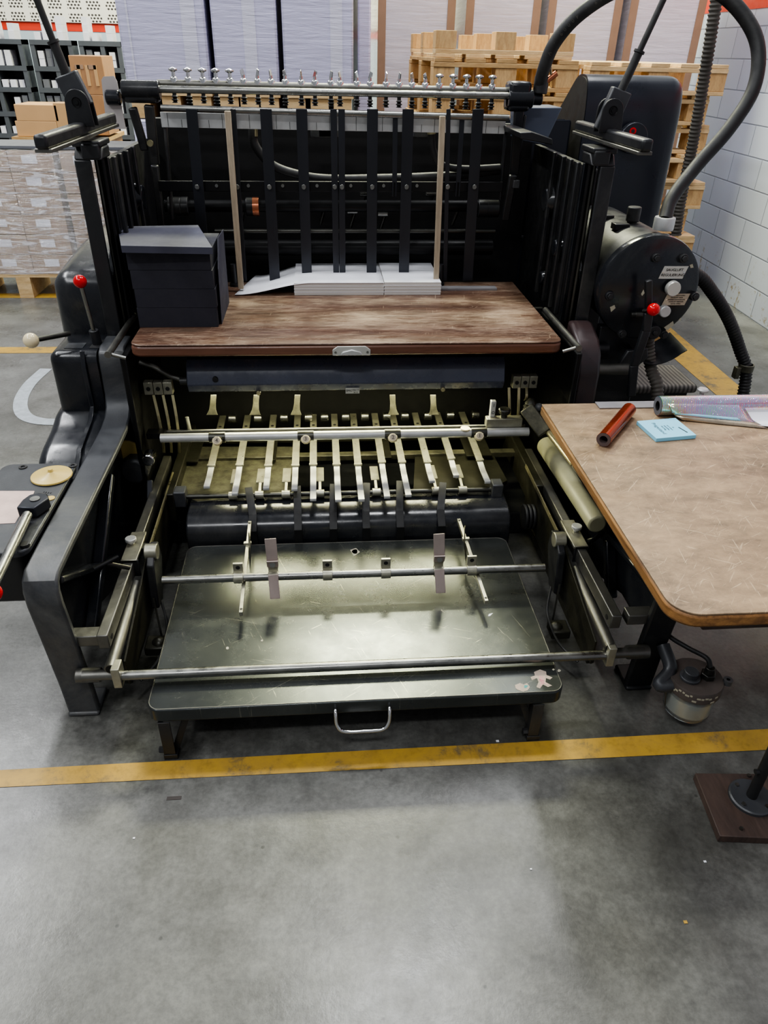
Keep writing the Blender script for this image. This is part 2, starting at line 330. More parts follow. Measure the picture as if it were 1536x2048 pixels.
        if bevel:
            md = o.modifiers.new('edge', 'BEVEL'); md.width = bevel; md.segments = seg; md.limit_method = 'ANGLE'; md.angle_limit = math.radians(40)
        if label: o['label'] = label
        return o
def thing(name, label, cat, loc=(0,0,0), group=None):
    o = bpy.data.objects.new(name, None); C.objects.link(o); o.location = loc; o.empty_display_size = .05
    o['label'] = label; o['category'] = cat
    if group: o['group'] = group
    return o
def tag(o, label, cat, group=None):
    o['label'] = label; o['category'] = cat
    if group: o['group'] = group
    return o
def struct(o): o['kind'] = 'structure'; return o
def copy_tree(o, loc=None, parent=None, top=True):
    c = o.copy(); C.objects.link(c)
    if parent is not None: c.parent = parent
    if loc is not None: c.location = loc
    for ch in list(o.children): copy_tree(ch, None, c, False)
    return c
def rrect(x0, x1, y0, y1, r, n=6, corners=(1,1,1,1)):
    pts = []
    for k, (cx, cy, a) in enumerate(((x1-r, y1-r, 0), (x0+r, y1-r, 90), (x0+r, y0+r, 180), (x1-r, y0+r, 270))):
        if corners[k]: pts += [(cx+r*math.cos(math.radians(a+90*i/n)), cy+r*math.sin(math.radians(a+90*i/n))) for i in range(n+1)]
        else: pts.append(((x1, y1), (x0, y1), (x0, y0), (x1, y0))[k])
    return pts
def smooth(pts, k=8):
    "Catmull-Rom through the points"
    P = [Vector(p) for p in pts]; P = [P[0]*2-P[1]]+P+[P[-1]*2-P[-2]]; out = []
    for i in range(1, len(P)-2):
        for j in range(k):
            t = j/k; a, b, c, d = P[i-1:i+3]
            out.append(.5*((2*b)+(c-a)*t+(2*a-5*b+4*c-d)*t*t+(3*b-a-3*c+d)*t**3))
    out.append(P[-2]); return out
def text(s, size, loc, right, up, m, parent, name='lettering', depth=.0006, align='CENTER'):
    cu = bpy.data.curves.new('t', 'FONT'); cu.body = s; cu.size = size; cu.align_x = align; cu.align_y = 'CENTER'; cu.extrude = depth/2; cu.resolution_u = 2
    to = bpy.data.objects.new('t', cu); C.objects.link(to)
    bpy.context.view_layer.update()
    me = bpy.data.meshes.new_from_object(to.evaluated_get(bpy.context.evaluated_depsgraph_get()))
    C.objects.unlink(to); bpy.data.objects.remove(to)
    r = Vector(right).normalized(); u = Vector(up).normalized(); n = r.cross(u)
    Mx = Matrix.Translation(Vector(loc)) @ Matrix((r, u, n)).transposed().to_4x4()
    mb = MB(); mb.add([Mx @ v.co for v in me.vertices], [tuple(p.vertices) for p in me.polygons])
    bpy.data.meshes.remove(me)
    return mb.build(name, m, parent)
# ================================================================== the hall
m = MB(); m.add([(-6,-3,0),(3.9,-3,0),(3.9,9.2,0),(-6,9.2,0)], [(0,1,2,3)]); o = m.build('floor', 'floor'); struct(o); o.location = (0,0,0); 
for v in o.data.vertices: v.co = v.co+Vector((-1.05,3.1,0))
WX0, WX1 = 3.13, 3.22
def wx(y): return 3.12+.04*(y-4.8)
m = MB(); m.add([(wx(-3),-3,0),(wx(9),9,0),(wx(9),9,3.6),(wx(-3),-3,3.6)], [(0,1,2,3)]); m.add([(wx(-3)+.1,-3,0),(wx(9)+.1,9,0),(wx(9)+.1,9,3.6),(wx(-3)+.1,-3,3.6)], [(3,2,1,0)]); struct(m.build('wall_right', 'brick'))
zr = at(1470,22,'x',3.2).z
m = MB(); m.add([(wx(y)-.004,y,z) for y, z in ((-3,zr),(8.88,zr),(8.88,zr+.5),(-3,zr+.5))]+[(wx(y)-.001,y,z) for y, z in ((-3,zr),(8.88,zr),(8.88,zr+.5),(-3,zr+.5))], [(0,1,2,3),(7,6,5,4),(0,4,5,1),(2,6,7,3)]); struct(m.build('trim_1', 'redpaint'))
YB = 8.9
m = MB().box(-6,3.6,YB,YB+.1,0,3.6); struct(m.build('wall_back', 'bluegrey'))
zb0, zb1 = at(120,62,'y',YB).z, at(120,45,'y',YB).z
struct(MB().box(-5.9,wx(8.9)-.01,YB-.004,YB-.0005,zb0,zb1).build('trim_2', 'redpaint'))
pz = MB().box(-5.9,wx(8.9)-.01,YB-.02,YB-.0005,zb1+.002,3.5).build('trim_3', 'perf'); struct(pz)
# painted floor lines
def line(name, pts, mt='line'):
    m = MB(); n = len(pts); m.add([(x,y,.0015) for x, y in pts], [tuple(range(n))]); return struct(m.build(name, mt))
def P2(px, py): q = at(px, py, 'z', 0); return (q.x, q.y)
a_, b_, c_, d_ = [Vector(P2(*q)) for q in ((-60,1544),(1600,1455),(1600,1497),(-60,1578))]
line('trim_4', [a_+(a_-b_)*.8, b_+(b_-a_)*.9, c_+(c_-d_)*.9, d_+(d_-c_)*.8])
line('trim_5', [P2(-60,587),P2(130,587),P2(130,596),P2(-60,596)])
line('trim_6', [P2(-60,695),P2(150,694),P2(150,706),P2(-60,707)])
line('trim_7', [P2(1262,642),P2(1325,642),P2(1560,842),P2(1492,842)])
arc = smooth([Vector((*P2(*q), 0)) for q in ((92,738),(60,768),(42,800),(46,828),(75,842),(130,845))], 6)
m = MB(); vs = []
for i, p in enumerate(arc):
    d = (arc[min(i+1, len(arc)-1)]-arc[max(i-1, 0)]).normalized(); nrm = Vector((-d.y, d.x, 0))*.035; vs += [(p+nrm).to_tuple(), (p-nrm).to_tuple()]
m.add([(x,y,.002) for x, y, z in vs], [(2*i,2*i+1,2*i+3,2*i+2) for i in range(len(arc)-1)]); struct(m.build('trim_8', 'chalk'))

# ------------------------------------------------------------------ tall wrapped paper loads
def load(name, label, group, xs, y0, y1, z0, z1, mt, stripes=(), edges=False, deck=True):
    x0, x1 = xs; t = thing(name, label, 'paper load', ((x0+x1)/2, (y0+y1)/2, z0-(.13 if deck else 0)), group)
    m = MB().box(x0, x1, y0, y1, z0, z1); m.build('wrapped_paper', mt, t, .012)
    for a, b in stripes:
        MB().box(a, b, y0-.003, y0-.0005, z0, z1).build('tape_band', 'lavfilm', t)
    if edges:
        for a in (x0, x1):
            s = 1 if a == x0 else -1
            MB().box(a-.004*s, a+.05*s, y0-.006, y0-.001, z0, z1).build('corner_board', 'kraft', t)
    if deck:
        MB().box(x0, x1, y0, y1, z0-.02, z0-.001).build('pallet_deck', 'pine', t)
        for k in range(3):
            xc = x0+.06+(x1-x0-.12)*k/2; MB().box(xc-.05, xc+.05, y0+.01, y1-.01, z0-.13, z0-.021).build('pallet_bearer', 'pine', t)
    return t
YL = 4.6
def X(px, y=YL): return at(px, 100, 'y', y).x
zu = at(500,186,'y',YL).z; 
xa = [X(243), X(416), X(427), X(556), X(566), X(707)]
GL = 'lavender paper loads behind the press'
load('wrapped_paper_load', 'lavender wrapped paper load, leftmost upper one behind the press', GL, (xa[0],xa[1]), YL, YL+1.1, zu, 2.5, 'lav', [(X(369,YL),X(397,YL)),(X(262),X(266))])
load('wrapped_paper_load', 'lavender wrapped paper load, middle upper one behind the press', GL, (xa[2],xa[3]), YL, YL+1.1, zu, 2.5, 'lav', [(X(489),X(514))])
load('wrapped_paper_load', 'lavender wrapped paper load, right upper one beside the dark gap', GL, (xa[4],xa[5]), YL, YL+1.1, zu, 2.5, 'lav', [(X(661),X(685))])
for k, w in ((0,'left'),(2,'middle'),(4,'right')):
    load('wrapped_paper_load', 'lavender wrapped paper load underneath the %s upper one' % w, GL, (xa[k],xa[k+1]), YL, YL+1.1, .13, zu-.135, 'lav')
load('wrapped_paper_load', 'narrow deeper lavender load edge between the dark gap and the white stacks', GL, (X(722),X(750)), YL+.35, YL+1.2, .13, 2.5, 'lav')
t = thing('wrapped_paper_load', 'dark block added behind the lavender loads to fill the gaps between them with shade', 'paper load', ((xa[0]+xa[5])/2, YL+1.5, 0))
MB().box(xa[0]+.1,xa[5]+.02,YL+1.25,YL+1.75,0,2.5).build('wrapped_paper','void',t,.01)  # added backing block, not a real load; makes the gaps read as shade
YW_ = 5.85
GW = 'white paper stacks with brown corners'
xe = [(756,905),(928,1071),(1088,1229),(1247,1392)]
for k, (a, b) in enumerate(xe):
    load('wrapped_paper_stack', 'tall white wrapped paper stack with brown corners, %s of four' % ('leftmost','second from left','third from left','rightmost')[k], GW, (X(a,YW_),X(b,YW_)), YW_, YW_+.9, .13, 2.6, 'whitestack', edges=True)

# ------------------------------------------------------------------ pallets
PW, PD, PH = .82, 1.15, .135
def make_pallet(old, w=PW, d=PD):
    t = thing('wooden_pallet', 'pallet', 'pallet')
    mt = 'pineold' if old else 'pine'; m = MB(); n = 6
    for k in range(3): m.box(-w/2, w/2, -d/2+(d-.12)*k/2, -d/2+(d-.12)*k/2+.12, .097, .117)
    for k in range(5):
        xc = -w/2+.06+(w-.12)*k/4; m.box(xc-.055, xc+.055, -d/2, d/2, .1175, .1345)
    m.build('deck', mt, t, .002)
    for k in range(3):
        MB().box(-w/2, w/2, -d/2+(d-.1)*k/2, -d/2+(d-.1)*k/2+.1, 0, .018).build('runner', mt, t, .002)
        for j in range(3):
            xc = (-w/2+.06, 0, w/2-.06)[j]; yc = -d/2+.06+(d-.12)*k/2
            MB().box(xc-.06, xc+.06, yc-.055, yc+.055, .0185, .0965).build('block', 'block', t, .002)
    return t
PA, PB = make_pallet(True), make_pallet(False); used = {id(PA): False, id(PB): False}
def put(P, x, y, z, label, group, rz=0, flip=False, sx=1, sz=1):
    if not used[id(P)]: used[id(P)] = True; c = P; c.location = (x, y, z)
    else: c = copy_tree(P, (x, y, z))
    c.rotation_euler = (PI if flip else 0, 0, rz)
    if flip: c.location = (x, y, z+PH)
    c.scale = (sx, 1, sz); c['label'] = label; c['group'] = group; return c
YA = 4.25
xl, xr_ = at(868,140,'y',YA).x, at(1160,140,'y',YA).x
ztop = at(1000,118,'y',YA).z
nA = int(ztop/PH); PA_S = ztop/nA; z0A = 0.0
ordn = ['topmost','second','third','fourth','fifth','sixth','seventh','eighth','ninth','tenth','eleventh']
for k in range(nA):
    dx = (random.random()-.5)*.05
    if k == nA-1:
        put(PA, (xl+xr_)/2, YA+PD/2+.02, PA_S*k, 'aged pallet right way up under the overturned one, left pallet pile', 'left pile of pallets', 0, False, (xr_-xl)/PW, PA_S/PH)
    else: put(PA, (xl+xr_)/2+dx, YA+PD/2+dx, PA_S*k, 'aged pine pallet, %s below the overturned one in the left pile' % ordn[nA-1-k], 'left pile of pallets', 0, False, (xr_-xl)/PW, PA_S/PH)
PV = make_pallet(False); used[id(PV)] = False
ov = put(PV, (xl+xr_)/2-.01, YA+PD/2+.05, ztop-.0, 'pale pallet lying overturned with its blocks up on the left pallet pile', 'left pile of pallets', 0, True, (xr_-xl-.04)/PW)
for ch in [q_ for q_ in ov.children if q_.name.startswith('runner')]: bpy.data.objects.remove(ch)
YP = 4.3
xl2, xr2 = at(1176,140,'y',YP).x, at(1472,140,'y',YP).x; zt2 = at(1300,126,'y',YP).z
nB = int(zt2/PH); PB_S = zt2/nB
ordn += ['twelfth']
for k in range(nB):
    dx = ((-1)**k)*.02-(.03 if k < 4 else 0)
    put(PB, (xl2+xr2)/2+dx*1.3, YP+PD/2+.03*(k % 3), zt2-PB_S*(k+1), 'pine pallet, %s from the top of the right pallet pile beside the brick wall' % ordn[k] if k else 'pine pallet, topmost of the right pallet pile beside the brick wall', 'right pile of pallets', 0, False, (xr2-xl2-.05)/PW, PB_S/PH)


# ------------------------------------------------------------------ film-wrapped pallet of cartons, far left
YC = 5.55
zc1 = at(60,300,'y',YC).z; zc0 = at(60,548,'y',YC).z; rows = 6; rh = (zc1-zc0)/rows
bx = make = None
x2 = at(182,420,'y',YC).x; x1 = at(128,420,'y',YC).x; cw = .3
proto = thing('shipping_carton', 'carton', 'carton'); MB().box(-.148,.148,-.19,.19,0,rh-.004).build('carton_body', 'carton', proto, .003)
MB().box(-.06,.04,-.1925,-.1905,rh*.38,rh*.76).build('address_label', 'white', proto)
first = True
rown = ['bottom','second','third','fourth','fifth','top']
cols = [(x1-.15-.004-.3*k, 'c%d' % k) for k in range(5)]+[(x1+.035+.15, 'r0'),(x1+.035+.452, 'r1')]
cname = ['nearest column left of the gap','second column left of the gap','third column left of the gap','fourth column left of the gap','far left column','column right of the gap','column right of the gap hidden behind the press']
for ci, (cx, _) in enumerate(cols):
    for r in range(rows):
        c = proto if first else copy_tree(proto); first = False
        c.location = (cx, YC+.2, zc0+rh*r); c['label'] = 'labelled brown carton under film, %s row, %s' % (rown[r], cname[ci]); c['group'] = 'wrapped cartons on the left pallets'
xlc = cols[4][0]-.15; xrc = cols[6][0]+.15
tag(MB().box(xlc-.012,xrc+.012,YC-.006,YC+.41,zc0-.002,zc1+.004).build('stretch_film', 'film'), 'crinkled clear stretch film around the brown cartons', 'plastic film')['kind'] = 'stuff'
tag(MB().box(xlc+.6,xrc,YC+.01,YC+.4,zc1+.006,zc1+.022).build('slip_sheet', 'greybox'), 'dark grey slip sheet on top of the wrapped cartons', 'sheet')
for (a, b, w) in ((xlc, x1+.01, 'left'), (x1+.02, xrc, 'right')):
    t = thing('carton_pallet', 'pine pallet under the wrapped cartons, %s of two' % w, 'pallet', ((a+b)/2, YC+.2, 0), 'pallets under the wrapped cartons')
    MB().box(a, b, YC, YC+.4, zc0-.025, zc0-.003).build('deck', 'pine', t)
    for k in range(5):
        xc = a+.05+(b-a-.1)*k/4; MB().box(xc-.05, xc+.05, YC, YC+.4, 0, zc0-.026).build('block', 'pine', t)
# ------------------------------------------------------------------ storage racks at the back wall
YR = 8.3
def rackx(px, y=YR, py=150): return at(px, py, 'y', y).x
zsh = [at(100, q, 'y', YR).z for q in (80,133,176,225,268)]
boxw = MB().box(-.027,.027,-.085,.085,0,.062).build('storage_box', 'white'); tag(boxw, '', 'box'); boxg = MB().box(-.029,.029,-.085,.085,0,.07).build('storage_box', 'greybox'); tag(boxg, '', 'box')
b_used = {boxw.name: False, boxg.name: False}; nb = 0
def sbox(src, x, y, z, label, grp, s=(1,1,1)):
    global nb
    if not b_used[src.name]: b_used[src.name] = True; c = src
    else: c = src.copy(); C.objects.link(c)
    c.location = (x, y, z); c.scale = s; c['label'] = label; c['group'] = grp; nb += 1
shn = ['on the top','on the upper shelf','on the second shelf','on the third shelf','on the low shelf']
for ri, (a, b, nm) in enumerate(((-75,52,'left'),(76,150,'middle'),(172,246,'right'))):
    xa_, xb_ = rackx(a), rackx(b); t = thing('storage_rack', 'dark grey steel storage rack against the back wall, %s of three' % nm, 'shelving', ((xa_+xb_)/2, YR+.2, 0), 'storage racks at the back wall')
    for xx in (xa_, (xa_+xb_)/2+.02, xb_):
        MB().box(xx-.02,xx+.02,YR,YR+.2,0,zsh[0]).build('upright', 'rack', t)
    for z in zsh+[zsh[-1]-.3, zsh[-1]-.6]:
        MB().box(xa_-.02,xb_+.02,YR-.004,YR+.2,z-.04,z).build('shelf', 'rack', t)
    MB().box(xa_,xb_,YR+.202,YR+.21,0,zsh[0]).build('back_panel', 'dark', t)
    for si, z in enumerate(zsh):
        top = zsh[si-1]-.06 if si else z+.31
        for ha, hb in ((xa_+.022, (xa_+xb_)/2-.002), ((xa_+xb_)/2+.042, xb_-.022)):
            nc = max(1, int((hb-ha)/.0595)); wd = (hb-ha)/nc
            for ci in range(nc):
                if random.random() < .13: continue
                src = boxw if random.random() < .82 else boxg; zz = z+.001; hN = random.choice((2,3,3,4)) if si else random.choice((1,2,3)); w = random.uniform(.9,1.0)
                for k in range(hN):
                    if zz+.071 > top: break
                    sbox(src, ha+wd*(ci+.5), YR+.09+random.random()*.02, zz, 'small %s box, %s of the %s storage rack' % ('white' if src is boxw else 'grey', shn[si], nm), '%s boxes %s, %s rack' % ('white' if src is boxw else 'grey', shn[si], nm), (w,1,1)); zz += .0708 if src is boxg else .0628
# cardboard boxes standing on a pallet in front of the racks
YK = 6.7
def kbox(px0, px1, py0, py1, y, label, mt='kcarton', d=.35, ex=()):
    p0 = at(px0, py1, 'y', y); p1 = at(px1, py0, 'y', y); t = thing('cardboard_box', label, 'cardboard box', ((p0.x+p1.x)/2, y+d/2, p0.z))
    MB().box(p0.x, p1.x, y, y+d, p0.z, p1.z).build('box_body', mt, t, .004)
    return t, p0, p1
t, p0, p1 = kbox(36,112,243,273,YK,'closed pale cardboard box, lower one of two beside the left lever arm')
pz_ = p0.z
t, p0, p1 = kbox(34,112,210,242,YK,'closed pale cardboard box, upper one of two beside the left lever arm')
kbox(118,142,206,272,YK,'small cardboard box right of the two pale boxes', d=.15)
t, a0, a1 = kbox(160,206,190,270,YK+.05,'plain brown carton under the tall brown carton','kcarton2')
t, p0, p1 = kbox(150,203,112,189,YK+.05,'tall brown carton with printed arrows standing behind the left lever arm','kcarton2')
w = p1.x-p0.x
for k in range(3): MB().box(p0.x+w*(.2+.25*k), p0.x+w*(.3+.25*k), YK+.046, YK+.0495, p0.z+.06, p0.z+.2).build('printed_arrow', 'kcarton', t)
for k in range(2): MB().box(p0.x+w*(.15+.38*k), p0.x+w*(.4+.38*k), YK+.046, YK+.0495, p1.z-.09, p1.z-.06).build('printed_mark', 'kraft', t)
xq0 = at(30,275,'y',YK).x; xq1 = at(215,275,'y',YK).x
t = thing('box_pallet', 'tall pile of brown board under the cardboard boxes', 'pallet', ((xq0+xq1)/2, YK+.3, 0))
MB().box(xq0-.02,xq1,YK-.02,YK+.6,pz_-.03,pz_-.002).build('deck','pineold',t); MB().box(xq0,xq1-.02,YK,YK+.58,.0,pz_-.031).build('load','kcarton2',t)
# ================================================================== the printing press
XL, XLo, XR, XRo = -.657, -.742, .876, .957
press = thing('printing_press', 'large black cast iron cylinder printing press filling the picture', 'printing press', (.11, 2.5, 0))
def pt(name, m, mt, bevel=0, parent=press, label=None, ang=38): return m.build(name, mt, parent, bevel, ang, label)
full = [(1.468,0.0),(1.46,.12),(1.44,.30),(1.424,.43),(1.424,.475),(1.436,.503),(1.465,.518),(1.60,.521),(1.85,.523),(2.10,.525),(2.22,.529),(2.28,.541),(2.315,.563),(2.333,.60),(2.337,.66),(2.339,.715),(2.352,.742),(2.38,.754),(2.48,.756)]
top_ = full[-1]
for side, (a, b) in enumerate(((XLo, XL), (XR, XRo))):
    m = MB().strip(full, .022, a, b)
    m.box(a, b, 1.46, 1.56, 0, .014)
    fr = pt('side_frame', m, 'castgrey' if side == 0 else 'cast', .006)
    sx = a if side == 0 else b; s = 1 if side == 0 else -1
    w0 = sx+s*.012; w1 = sx+s*.03
    poly = [(y+.008, z-.008) for y, z in full]
    # web plate, its lower edge rising behind the foot
    web = poly[2:]+[(top_[0]+.02, top_[1]+.1),(2.9,1.2),(3.45,1.2),(3.45,.02),(2.1,.02),(1.72,.16),(1.58,.16)]
    MB().prism(web, 'x', w0, w1).build('frame_web', 'enamel', fr)
    ribx0, ribx1 = (w1, w1+s*.035)
    def rib(p0, p1, t=.03):
        y0, z0 = p0; y1, z1 = p1; MB().bar(((ribx0+ribx1)/2,y0,z0), ((ribx0+ribx1)/2,y1,z1), .036, t, (0,-(z1-z0),(y1-y0))).build('rib', 'enamel', fr, .006)
    if side == 0:
        xr_w = XL-.03
        def q(px, py): v = at(px, py, 'x', xr_w); return (v.y, v.z)
        rib(q(222,950), q(203,1130)); rib(q(203,1130), q(185,1290)); rib(q(118,1160), q(205,1130), .02); rib(q(205,1130), q(245,1112), .02)
    else:
        rib((1.95,.56),(1.85,.28)); rib((1.85,.28),(1.75,.12)); rib((1.46,.36),(1.85,.30), .02); rib((1.85,.3),(2.2,.33), .02)
    # bearing studs and stub bars
    xa2 = XL if side == 0 else XR; s2 = 1 if side == 0 else -1
    MB().bar((xa2-s2*.02,1.475,.285),(xa2+s2*.055,1.475,.285),.04,.034).build('square_stub', 'railsteel', fr, .003)
    MB().cyl((xa2-s2*.02,1.437,.183),(xa2+s2*.045,1.437,.183),.02).build('round_stub', 'railsteel', fr, .003)
# lower body and rear body
m = MB().box(XLo+.02, XRo-.02, 2.3, 3.5, .0, .1); pt('bed_base', m, 'cast', .01)
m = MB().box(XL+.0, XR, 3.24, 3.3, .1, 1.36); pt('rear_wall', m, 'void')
m = MB().box(XL+.02, XR-.02, 2.72, 2.74, .1, .77); pt('shade_screen', m, 'void')  # dark sheet standing in for the shade under the board behind the lamp box
# inner dark cheeks of the delivery space
for a, b in ((XL+.01, XL+.03), (XR-.03, XR-.01)): pt('inner_cheek', MB().box(a, b, 2.25, 2.72, .12, .76), 'dark', .004)
# feeder drum hood: rounded blue-black cover behind the straps
hp = [(3.3+.42*math.cos(math.radians(a)), 1.02+.36*math.sin(math.radians(a))) for a in range(0, 181, 10)]+[(2.98,.9),(3.72,.9)]
pt('drum_cover', MB().prism([(y, z) for y, z in hp if y > 3.3]+[(3.3,.9),(3.3,1.38)][::-1], 'x', XL+.05, 1.05), 'hood', .01)
# ---------------- feeder posts
for side, (a, b) in enumerate(((XLo, XL), (XR, XRo))):
    s = 1 if side == 0 else -1; inner = XL if side == 0 else XR; outer = XLo if side == 0 else XRo
    mid = outer+s*.050
    m = MB().prism([(outer,2.49),(mid,2.49),(mid,2.50),(outer+s*.02,2.505),(outer+s*.02,2.60),(outer,2.60)] if side == 0 else [(outer,2.49),(outer,2.60),(outer-.02,2.60),(outer-.02,2.505),(mid,2.50),(mid,2.49)], 'z', .70, 1.30)
    post = pt('feeder_post', m, 'cast', .004)
    MB().box(mid, inner, 2.56, 2.575, .76, 1.30).build('recessed_plate', 'enamel', post, .002)
    MB().prism([(2.49,1.30),(2.52,1.335),(2.60,1.335),(2.60,1.30)], 'x', min(outer, inner), max(outer, inner)).build('shoulder', 'cast', post, .006)
    MB().cyl((mid+s*.006,2.53,.78),(mid+s*.006,2.53,1.30),.006).build('guide_rod', 'darksteel', post); MB().cyl((inner-s*.012,2.535,.78),(inner-s*.012,2.535,1.30),.007).build('guide_rod', 'dark', post)
    MB().box(inner-s*.004, inner-s*.06, 2.492, 2.6, 1.30, 1.345).build('post_head', 'cast', post, .006)
    MB().box(outer, inner, 2.495, 2.62, 1.335, 1.352).build('post_cap', 'cast', post, .004)
    for yy, ww in ((2.58,.014),(2.66,.014),(2.74,.018),(2.86,.014)):
        MB().box(inner+s*.004, inner+s*(.004+ww), yy, yy+.02, .79, 1.30).build('guide_rail', 'cast', post, .003)
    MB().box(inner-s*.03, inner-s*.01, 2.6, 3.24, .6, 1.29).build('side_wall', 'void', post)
    for (yy, zz, r) in ((2.7,1.0,.035),(2.9,1.13,.05),(2.82,.86,.03)):
        MB().cyl((inner-s*.01,yy,zz),(inner+s*.02,yy,zz),r,r*.8).build('boss', 'enamel', post, .004)
    # knee bar running towards the operator on top of the post
    yb0, yb1 = (2.10, 2.86) if side == 0 else (2.22, 2.86); xc = (a+b)/2; xk = xc+(-.0 if side == 0 else .02)
    rail = MB().bar((xk, yb0, 1.387), (xk, yb1, 1.387), .034, .034)
    rl = pt('lift_rail', rail, 'cast', .008)
    MB().bar((xk, yb0+.01, 1.366), (xk, yb1, 1.366), .044, .01).build('lower_lip', 'railsteel', rl, .002)
    # hinged arm
    ya = 2.50 if side == 0 else 2.56
    p0 = at(158 if side == 0 else 1212, 200 if side == 0 else 250, 'y', ya); p1 = at(132 if side == 0 else 1243, 148 if side == 0 else 180, 'y', ya); p2 = at(70 if side == 0 else 1332, -10 if side == 0 else -12, 'y', ya); dr = (p1-p0).normalized()
    arm = pt('lift_arm', MB().bar(p0-dr*.02, p1, .066, .03, (0,1,0)), 'castgrey', .004)
    MB().cyl(p1-dr*.005, p1+(p2-p1)*.42, .013).build('rod', 'rubber', arm); MB().cyl(p1+(p2-p1)*.4, p1+(p2-p1)*1.5, .0095).build('rod', 'rubber', arm); MB().cyl(p1+(p2-p1)*.4, p1+(p2-p1)*.4+dr*.007, .017).build('rod_collar', 'rubber', arm)
    zc = 1.455 if side == 0 else 1.455; xm = p0.x+(.0 if side == 0 else .005)
    for dy in (-.026, .022):
        pr_ = [(xm+.034*math.cos(math.radians(q)), zc+.034*math.sin(math.radians(q))) for q in range(0,181,15)]+[(xm-.036,1.392),(xm+.04,1.392)]
        MB().prism(pr_, 'y', ya+dy-.004, ya+dy+.004).build('clevis', 'cast', arm, .002)
    MB().lathe([(.0,-.003),(.006,-.003),(.006,-.0),(.011,-.0),(.013,-.002),(.013,.05)], (xm,ya-.031,zc), (0,1,0)).build('pivot_pin', 'dark', arm)
# ---------------- gear covers outboard of the left frame
XG = -.965; XI = XLo-.004
def cover(y0, z0, z1, depth, r, back, name='gear_cover', x0=XG):
    pl = [(x0, y0+back), (XI, y0+back), (XI, y0)]+[(x0+r-r*math.sin(math.radians(a)), y0+r-r*math.cos(math.radians(a))) for a in range(0, 91, 15)]
    return pl
def round_cover(yz, x0=XG, r=.045, mt='enamel'):
    "cover whose yz outline is extruded in x with its outer edge rounded by rings"
    m = MB(); cy = sum(p[0] for p in yz)/len(yz); cz = sum(p[1] for p in yz)/len(yz); n = len(yz); rings = []
    import math as _m
    P_ = [Vector((p[0], p[1], 0)) for p in yz]
    def inset(d):
        out = []
        for i in range(n):
            a, b, c = P_[i-1], P_[i], P_[(i+1) % n]; e1 = (b-a).normalized(); e2 = (c-b).normalized(); nn = Vector((-(e1.y+e2.y), e1.x+e2.x, 0)); nn = nn.normalized() if nn.length > 1e-6 else Vector((-e1.y, e1.x, 0))
            k = max(.4, abs(nn.dot(Vector((-e1.y, e1.x, 0))))); out.append(b+nn*d/k)
        return out
    seq = [(XI, 0), (x0+r, 0)]+[(x0+r-r*math.sin(t*PI/12), r*(1-math.cos(t*PI/12))) for t in range(1, 7)]
    for x, d in seq: rings.append([(x, q.x, q.y) for q in inset(d)])
    vs = [v for rg in rings for v in rg]; fs = [(i*n+k, i*n+(k+1) % n, (i+1)*n+(k+1) % n, (i+1)*n+k) for i in range(len(rings)-1) for k in range(n)]
    fs.append(tuple(range((len(rings)-1)*n, len(rings)*n))); fs.append(tuple(range(n-1, -1, -1)))
    return m.add(vs, fs)
def fil(pts, r=.035, k=5):
    "round the corners of a closed yz polygon"
    out = []; n = len(pts); P_ = [Vector((*p, 0)) for p in pts]
    for i in range(n):
        a, b, c = P_[i-1], P_[i], P_[(i+1) % n]; d1 = min(r, (a-b).length*.45); d2 = min(r, (c-b).length*.45)
        s_ = b+(a-b).normalized()*d1; e = b+(c-b).normalized()*d2
        for j in range(k+1): t = j/k; q = (1-t)**2*s_+2*t*(1-t)*b+t*t*e; out.append((q.x, q.y))
    return out
# orientation: counter-clockwise so that the inset goes inwards
c1 = pt('gear_cover', round_cover(fil([(2.52,.66),(3.3,.66),(3.3,.985),(2.9,.98),(2.535,.945)], .06), -.915, .06), 'enamel', 0)
c2 = pt('gear_cover', round_cover(fil([(2.333,.50),(2.9,.50),(2.9,.745),(2.338,.745)], .035), -.902, .03), 'enamel', 0)
c3 = pt('gear_cover', round_cover(fil([(2.01,.02),(2.9,.02),(2.9,.545),(2.34,.545),(2.28,.522),(2.12,.495),(2.03,.43)], .05), -.925, .04), 'enamel', 0)
for (x0, x1) in ((XI-.05, XI-.035),):
    MB().strip([(2.03,.44),(2.12,.503),(2.28,.532),(2.325,.56),(2.326,.70),(2.34,.752)], .006, x0, x1).build('seam_bead', 'enamel', c3, .002)
sl = at(195,690,'z',.746); pl_ = MB().box(sl.x-.02, sl.x+.035, sl.y-.03, sl.y+.05, .7435,.7465); pl_.build('lever_slot', 'void', c2)
np_ = at(150,692,'z',.746); MB().box(np_.x-.03, np_.x+.03, np_.y-.02, np_.y+.03, .7445,.7465).build('name_plate', 'castgrey', c2)
b0 = at(195,688,'z',.745); xk = b0.x; b1 = at(187,660,'y',b0.y-.003); b2 = at(160,563,'y',b0.y-.015)
lv = pt('hand_lever', MB().cyl(b0, b1, .016), 'cast', .002); MB().cyl(b1, b2, .0065).build('stem', 'steel', lv); MB().sphere(b2, .021).build('ball_knob', 'red', lv, label='red ball knob')
k0 = at(120,667,'y',2.4); k1 = at(62,681,'y',2.3)
lv = pt('hand_lever', MB().cyl(k0+Vector((.03,0,0)), k1, .0085), 'darksteel'); MB().sphere(k1, .024).build('ball_knob', 'ivory', lv, label='cream ball knob')
